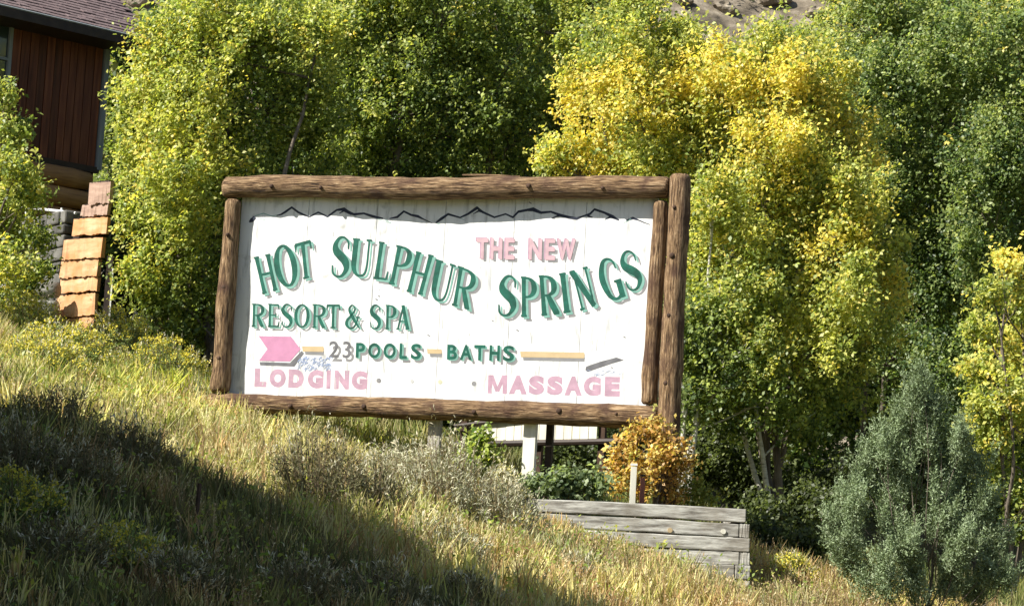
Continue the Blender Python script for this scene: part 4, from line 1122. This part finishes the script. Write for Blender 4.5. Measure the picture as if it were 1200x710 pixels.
# ------------------------------------------------------------------ sagebrush and rabbitbrush
def brush(name, label, cat, px, Yd, hw, hh, kind, seed, group=None, py=None):
    q = at(px, 600, Yd); x, y = q.x, q.y; zg = gz(x, y)
    o = empty(name, (x, y, zg)); tag(o, label, cat, group)
    r = np.random.default_rng(seed)
    ns = int(135 * max(hw, .45) * (1 + hh))
    a = r.uniform(0, 6.28, ns); rad = r.random(ns) ** .6
    hgt = hh * (1 - .45 * rad ** 2) * r.uniform(.72, 1.08, ns)
    tx = x + np.cos(a) * rad * hw; ty = y + np.sin(a) * rad * hw * .8; tz = gh(tx, ty) + hgt
    bx_ = x + np.cos(a) * rad * hw * .5; by_ = y + np.sin(a) * rad * hw * .4
    B = np.stack([bx_, by_, gh(bx_, by_)], 1); T = np.stack([tx, ty, tz], 1)
    k = 26
    t = r.uniform(.25, 1.0, (ns, k))
    lean = np.sin(t * 3.1)[:, :, None] * np.stack([np.cos(a), np.sin(a), a * 0], 1)[:, None] * .03
    pos = B[:, None] + (T - B)[:, None] * t[:, :, None] + lean + r.normal(size=(ns, k, 3)) * .018
    axs = unit((np.repeat((T - B)[:, None], k, 1) / np.linalg.norm(T - B, axis=1)[:, None, None] + r.normal(size=(ns, k, 3)) * .38).reshape(-1, 3))
    cols = {'sage': [(.42, .42, .29), (.34, .34, .22), (.50, .49, .36), (.28, .23, .13)], 'shady': [(.17, .165, .09), (.13, .13, .065), (.22, .21, .12), (.11, .09, .045)], 'rabbit': [(.25, .32, .11), (.20, .27, .09), (.32, .36, .14), (.15, .19, .06)], 'pale': [(.38, .37, .26), (.30, .31, .20), (.45, .43, .32), (.24, .22, .14)]}[kind]  # shady: sage colours darkened as painted shade, also the lone dark bush
    cc = pal(ns, cols, [.35, .3, .2, .15])
    v, f, c = leaf_mesh(pos.reshape(-1, 3), .062, np.repeat(cc[:, None], k, 1).reshape(-1, 3), .2, .2, axis=axs)
    mesh_obj('foliage', v, f, M['needle'], o, cols=c)['kind'] = 'stuff'
    m_ = r.random(ns) < .35
    T2 = T + (T - B) * r.uniform(.05, .28, (ns, 1)) * m_[:, None]
    kq = 7; Pq = (T[m_][:, None] + (T2 - T)[m_][:, None] * np.linspace(0, 1, kq)[None, :, None] + r.normal(size=(m_.sum(), kq, 3)) * .008).reshape(-1, 3)
    v, f, c = leaf_mesh(Pq, .05, pal(len(Pq), [(.52, .47, .33), (.44, .42, .30), (.58, .55, .42)], [1, 1, 1]), .2, .22, axis=unit(np.repeat((T - B)[m_], kq, 0)))
    mesh_obj('seed_stalks', v, f, M['needle'], o, cols=c)['kind'] = 'stuff'
    # stems as thin ribbons crossing
    sd = np.stack([np.full(ns, .005), np.zeros(ns), np.zeros(ns)], 1)
    V = np.stack([B - sd, B + sd, T + sd * .4, T - sd * .4], 1).reshape(-1, 3)
    cst = np.tile(np.array([(.22, .17, .11)]), (len(V), 1))
    mesh_obj('stems', V, np.arange(ns * 4).reshape(ns, 4), M['needle'], o, cols=cst)
    if kind not in ('sage', 'shady'):
        k = 16; m = r.random(ns) < (.75 if kind == 'rabbit' else .55)
        P = (T[m][:, None] + r.normal(size=(m.sum(), k, 3)) * np.array([.03, .03, .022])).reshape(-1, 3)
        fc = {'rabbit': [(.72, .60, .07), (.62, .55, .10), (.50, .48, .10)], 'pale': [(.70, .64, .36), (.62, .56, .34), (.66, .60, .22)]}[kind]
        v, f, c = leaf_mesh(P, .026, pal(len(P), fc, [.5, .3, .2]), .4, .9)
        mesh_obj('flowers', v, f, M['grass'], o, cols=c)['kind'] = 'stuff'
    return o


SG, RG = 'grey sagebrush clumps on the slope', 'yellow flowering rabbitbrush clumps'
brush('sagebrush', 'large pale grey sagebrush in full sun below the sign centre', 'sagebrush', 525, 29.8, .85, 1.05, 'sage', 1, SG)
brush('sagebrush', 'grey sagebrush right of the largest one below the sign', 'sagebrush', 590, 29.6, .55, .8, 'sage', 2, SG)
brush('sagebrush', 'sagebrush with pale seed heads left of the cream post', 'sagebrush', 462, 30.8, .5, .7, 'sage', 3, SG)
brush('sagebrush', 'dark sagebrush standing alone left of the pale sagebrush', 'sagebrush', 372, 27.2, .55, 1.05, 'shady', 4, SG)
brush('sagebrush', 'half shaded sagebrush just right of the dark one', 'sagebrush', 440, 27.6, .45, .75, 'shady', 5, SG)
brush('sagebrush', 'shaded sagebrush low in front of the pale sagebrush', 'sagebrush', 530, 26.6, .45, .5, 'sage', 6, SG)
brush('rabbitbrush', 'pale plumed rabbitbrush under the grey sign post', 'rabbitbrush', 492, 33.4, .28, .55, 'pale', 7, RG)
brush('rabbitbrush', 'cream plumed rabbitbrush right at the cream sign post', 'rabbitbrush', 592, 32.5, .3, .6, 'pale', 8, RG)
brush('rabbitbrush', 'yellow rabbitbrush on the crest at the foot of the slab wall', 'rabbitbrush', 130, 38.4, .6, .85, 'rabbit', 9, RG)
brush('rabbitbrush', 'yellow rabbitbrush at the left edge of the crest', 'rabbitbrush', 20, 38.0, .6, .8, 'rabbit', 10, RG)
brush('rabbitbrush', 'yellow-green rabbitbrush between slab wall and aspen clump', 'rabbitbrush', 185, 37.4, .6, .75, 'rabbit', 11, RG)
brush('rabbitbrush', 'rabbitbrush in the middle of the sunny upper left slope', 'rabbitbrush', 70, 35.5, .7, .75, 'rabbit', 12, RG)
brush('rabbitbrush', 'yellow-topped rabbitbrush lowest on the sunny left slope', 'rabbitbrush', 40, 33.2, .65, .7, 'rabbit', 13, RG)
brush('rabbitbrush', 'yellow-green rabbitbrush in shade at the lower left', 'rabbitbrush', 145, 22.6, .40, .42, 'rabbit', 14, RG)
brush('rabbitbrush', 'green brush in deep shade near the lower left corner', 'rabbitbrush', 20, 23.5, .5, .5, 'rabbit', 15, RG)
brush('rabbitbrush', 'pale rabbitbrush in the golden grass left of the sagebrush', 'rabbitbrush', 395, 31.5, .4, .45, 'pale', 16, RG)
brush('sagebrush', 'small sagebrush in the brown grass below the planter', 'sagebrush', 690, 28.2, .3, .35, 'sage', 17, SG)
brush('rabbitbrush', 'green weedy clump left of the juniper foot', 'rabbitbrush', 935, 33.5, .35, .5, 'rabbit', 18, RG)

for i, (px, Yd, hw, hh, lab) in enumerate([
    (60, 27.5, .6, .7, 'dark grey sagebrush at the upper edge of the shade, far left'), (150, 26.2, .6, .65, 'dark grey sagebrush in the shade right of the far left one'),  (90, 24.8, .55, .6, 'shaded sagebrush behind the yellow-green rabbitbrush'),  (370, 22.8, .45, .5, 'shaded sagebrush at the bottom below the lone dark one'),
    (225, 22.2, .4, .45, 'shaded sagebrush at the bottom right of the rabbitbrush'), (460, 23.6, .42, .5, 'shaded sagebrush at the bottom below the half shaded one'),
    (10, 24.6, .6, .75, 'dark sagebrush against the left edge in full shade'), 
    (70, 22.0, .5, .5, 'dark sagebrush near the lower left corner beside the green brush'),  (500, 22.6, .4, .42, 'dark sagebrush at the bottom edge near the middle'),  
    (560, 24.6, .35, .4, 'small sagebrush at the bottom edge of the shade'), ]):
    brush('sagebrush', lab, 'sagebrush', px, Yd, hw, hh, 'shady', 60 + i, SG)  # darkened palette puts extra shade into these bushes

# ------------------------------------------------------------------ grass
def in_view(x, y, m=60):
    z = gh(x, y) + .2
    d = y * F_.y + z * F_.z; a = (x * CR.x + y * CR.y + z * CR.z) / d * FPX; b = (x * CU.x + y * CU.y + z * CU.z) / d * FPX
    return (np.abs(a) < 600 + m * 2.5) & (b > -355 - 70) & (b < 400)


def blades(name, n, hfun, cols, wts, width, label, xlim, ylim, mask=None, lean=.28, seedhead=0, seed=0):
    r = np.random.default_rng(seed)
    # tufts
    nt_ = n // 9
    y = ylim[0] + (ylim[1] - ylim[0]) * r.random(nt_); x = xlim[0] + (xlim[1] - xlim[0]) * r.random(nt_)
    k = in_view(x, y)
    if mask is not None: k &= mask(x, y, r)
    x, y = x[k], y[k]
    m = 9
    tone = pal(len(x), cols, wts)
    pn = (snoise(x, y, 0, .8, seed + 20) > 0)
    tint = 1 + .30 * snoise(x, y, 0, 1.1, seed + 21)[:, None] * np.array([1, .8, .5])
    tone = tone * tint * (1 + r.normal(size=(len(x), 1)) * .2)
    bx_ = (x[:, None] + r.normal(size=(len(x), m)) * .05).ravel(); by_ = (y[:, None] + r.normal(size=(len(x), m)) * .05).ravel()
    cc = np.repeat(tone, m, 0) * (1 + r.normal(size=(len(bx_), 1)) * .16)
    N = len(bx_); h = hfun(bx_, by_) * r.uniform(.55, 1.15, N)
    a = r.uniform(0, 6.28, N); ln = h * lean * r.random(N) * 1.6
    dx, dy = np.cos(a) * ln, np.sin(a) * ln
    fa_ = r.uniform(-.9, .9, N); sx, sy = np.cos(fa_), np.sin(fa_)
    z = gh(bx_, by_) - .03
    w = width * r.uniform(.6, 1.4, N)
    def pt(t, ww, s): return np.stack([bx_ + dx * t ** 2 + sx * w * ww * s, by_ + dy * t ** 2 + sy * w * ww * s, z + h * (t - .12 * t ** 2)], 1)
    V = np.stack([pt(0, .5, -1), pt(0, .5, 1), pt(.55, .42, -1), pt(.55, .42, 1), pt(1, .08, -1), pt(1, .08, 1)], 1).reshape(-1, 3)
    i0 = np.arange(N) * 6
    Fq = np.concatenate([np.stack([i0, i0 + 1, i0 + 3, i0 + 2], 1), np.stack([i0 + 2, i0 + 3, i0 + 5, i0 + 4], 1)])
    Cc = np.repeat(np.clip(cc, .01, .9)[:, None], 6, 1); Cc[:, :2] *= .8
    Cc = Cc.reshape(-1, 3)
    o = mesh_obj(name, V, Fq, M['grass'], cols=Cc)
    tag(o, label, 'grass', kind='stuff')
    if seedhead:
        sel = r.random(N) < seedhead
        o['kind'] = 'stuff'
        T = np.stack([bx_ + dx, by_ + dy, z + h * .88], 1)[sel]
        kk = 5
        ax = unit(np.stack([dx, dy, h * .8], 1)[sel])
        P = (T[:, None] - ax[:, None] * np.linspace(0, .10, kk)[None, :, None] + r.normal(size=(len(T), kk, 3)) * .005).reshape(-1, 3)
        base_c = np.repeat(pal(len(T), [(.52, .42, .24), (.42, .30, .17), (.60, .52, .33)], [.4, .35, .25]), kk, 0)
        v, f, c = leaf_mesh(P, .035, base_c, .2, .4, axis=np.repeat(ax, kk, 0))
        s_ = mesh_obj('seed_heads', v, f, M['grass'], o, cols=c); s_['kind'] = 'stuff'
    return o


def crest(x): return np.clip(37.6 + (-4 - x) * .5, 34, 41.5)


def keep_off(x, y, r):
    k = y < crest(x) + 1.0
    # nothing grows through the planter timbers or inside it
    inside = (x > tl_.x + .2) & (x < tr.x + .06) & (y > TY - .22 - .208 * (x - tr.x))
    k &= ~inside
    k &= ~((x > tr.x) & (y > 36.5))

    return k


def low_left(x, y): return (y < 27.0 - .75 * (x + 3.9)) & (x < .8)  # zone where darkened blades replace straw as painted shade


def hf(base, var, s=.7, seed=0):
    return lambda x, y: np.clip(base + var * snoise(x, y, 0, s, seed), .08, 2) * np.clip(.62 + (y - 20) * .05, .62, 1) * np.where((np.abs(x - 1.6) < 1.8) & (np.abs(y - 31.2) < 1.6), .58, 1.0) * np.where((np.abs(y - (34.2 - .334 * (x + 1))) < 1.0) & (np.abs(x + 1.5) < 3.2), .62, 1.0)


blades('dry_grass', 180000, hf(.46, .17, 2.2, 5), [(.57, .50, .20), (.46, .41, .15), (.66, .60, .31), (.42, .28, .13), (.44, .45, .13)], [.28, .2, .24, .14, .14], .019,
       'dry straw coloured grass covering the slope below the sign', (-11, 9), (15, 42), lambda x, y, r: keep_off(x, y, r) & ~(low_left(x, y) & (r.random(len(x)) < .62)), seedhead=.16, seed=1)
blades('olive_grass', 90000, hf(.46, .17, 2.2, 9), [(.17, .18, .07), (.13, .14, .05), (.22, .20, .09), (.12, .10, .05)], [.3, .3, .2, .2], .018,  # blade colours darkened to deepen the shade on this slope
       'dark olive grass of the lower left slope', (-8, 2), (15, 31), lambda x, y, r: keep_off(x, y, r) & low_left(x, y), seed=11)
blades('green_grass', 170000, hf(.40, .15, 2.0, 6), [(.42, .44, .08), (.56, .52, .11), (.26, .33, .06), (.68, .58, .16)], [.28, .3, .14, .28], .026,
       'yellow-green weeds and grass mixed through the sunny slope', (-11, 9), (15, 42),
       lambda x, y, r: keep_off(x, y, r) & ((snoise(x, y, 0, .55, 31) + .35 * (-2.4 - x) * .8 + .12 * (y - 31)) * .5 + r.random(len(x)) > .75) & ~(low_left(x, y) & (r.random(len(x)) < .6)), seed=2, lean=.4)
blades('russet_grass', 130000, hf(.46, .14, 2.0, 7), [(.38, .25, .12), (.48, .34, .17), (.31, .20, .10)], [.4, .35, .25], .013,
       'russet dead stalks scattered through the lower slope', (-11, 9), (15, 38),
       lambda x, y, r: keep_off(x, y, r) & (snoise(x, y, 0, .6, 33) + .3 * (x + 1.5) - .08 * (y - 28) + r.normal(size=len(x)) * .5 > .2), seed=3, seedhead=.3)
# low cover under the trees and across the lot
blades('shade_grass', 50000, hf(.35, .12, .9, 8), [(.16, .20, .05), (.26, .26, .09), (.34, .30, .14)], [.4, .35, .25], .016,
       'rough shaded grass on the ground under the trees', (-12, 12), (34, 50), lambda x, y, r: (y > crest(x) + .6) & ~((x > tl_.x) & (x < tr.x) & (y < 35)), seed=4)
# broad leaved weeds low in the slope
n = 5200; r = np.random.default_rng(8)
x = r.uniform(-9, 7, n); y = r.uniform(17, 39, n); k = in_view(x, y) & keep_off(x, y, r) & (snoise(x, y, 0, 1.1, 40) + .1 * (-x) > .15); x, y = x[k], y[k]
kk = 9; P = np.stack([x, y, gh(x, y)], 1)[:, None] + r.normal(size=(len(x), kk, 3)) * np.array([.07, .07, .0]) + np.array([0, 0, 1]) * r.uniform(.05, .42, (len(x), kk, 1))
v, f, c = leaf_mesh(P.reshape(-1, 3), .055, np.repeat(pal(len(x), [(.24, .33, .07), (.32, .38, .10), (.42, .42, .10)], [.4, .35, .25]), kk, 0), .6, .5)
o = mesh_obj('weeds', v, f, M['leaf'], cols=c); tag(o, 'low leafy weeds growing among the grass of the slope', 'weeds', kind='stuff')

# ------------------------------------------------------------------ rocky hillside: boulders and scrub seen over the tree tops
for i, (px, py, Yd, rp, lab) in enumerate([
    (850, 12, 84, 16, 'grey boulder high on the hill above the yellow aspen'), (905, 6, 86, 20, 'large pale boulder on the bare hill at top right of centre'), (955, 22, 80, 13, 'small boulder above the pale tree top'),
    (165, 12, 78, 14, 'boulder on the hill just right of the roof end'), (800, 8, 84, 12, 'small grey boulder at the left of the bare hillside'), (975, -2, 88, 14, 'dark boulder at the right end of the bare hillside'), (190, -2, 80, 10, 'small boulder over the aspen clump')]):
    q = at(px, py, Yd); rr = rp / FPX * Yd
    # slide to where the ray meets the hill
    yy = 56.0; d = q.normalized()
    for _ in range(600):
        p = d * (yy / d.y)
        if gz(p.x, p.y) >= p.z: break
        yy += .25
    bm = bmesh.new(); bmesh.ops.create_icosphere(bm, subdivisions=3, radius=1)
    for vv in bm.verts:
        nn = mnoise.noise(vv.co * 1.2 + Vector((i * 9, 0, 0))) * .5 + mnoise.noise(vv.co * 3 + Vector((0, i * 5, 0))) * .22
        vv.co = vv.co * (1 + nn); vv.co.z *= .62; vv.co *= rr * yy / Yd
    me = bpy.data.meshes.new('boulder'); bm.to_mesh(me); bm.free(); me.materials.append(M['hillrock'])
    o = bpy.data.objects.new('boulder', me); link(o); o.location = (p.x, p.y, gz(p.x, p.y)); tag(o, lab, 'boulder', 'boulders on the hill')
n = 420; r = np.random.default_rng(3); x = r.uniform(-26, 26, n); y = r.uniform(58, 120, n)
P, C, A = [], [], []
for xx, yy in zip(x, y):
    z = gz(xx, yy); s = r.uniform(.25, .6); m = 150
    d = unit(r.normal(size=(m, 3))); d[:, 2] = np.abs(d[:, 2])
    P.append(np.array([xx, yy, z]) + d * s * r.uniform(.5, 1, (m, 1))); A.append(d)
    C.append(np.tile(pal(1, [(.24, .24, .15), (.30, .26, .18), (.17, .19, .10), (.36, .33, .22)], [1, 1, 1, 1]), (m, 1)))
v, f, c = leaf_mesh(np.concatenate(P), .14, np.concatenate(C), .3, .4, axis=np.concatenate(A))
o = mesh_obj('hill_scrub', v, f, M['needle'], cols=c); tag(o, 'grey-brown scrub scattered over the rocky hillside', 'scrub', kind='stuff')
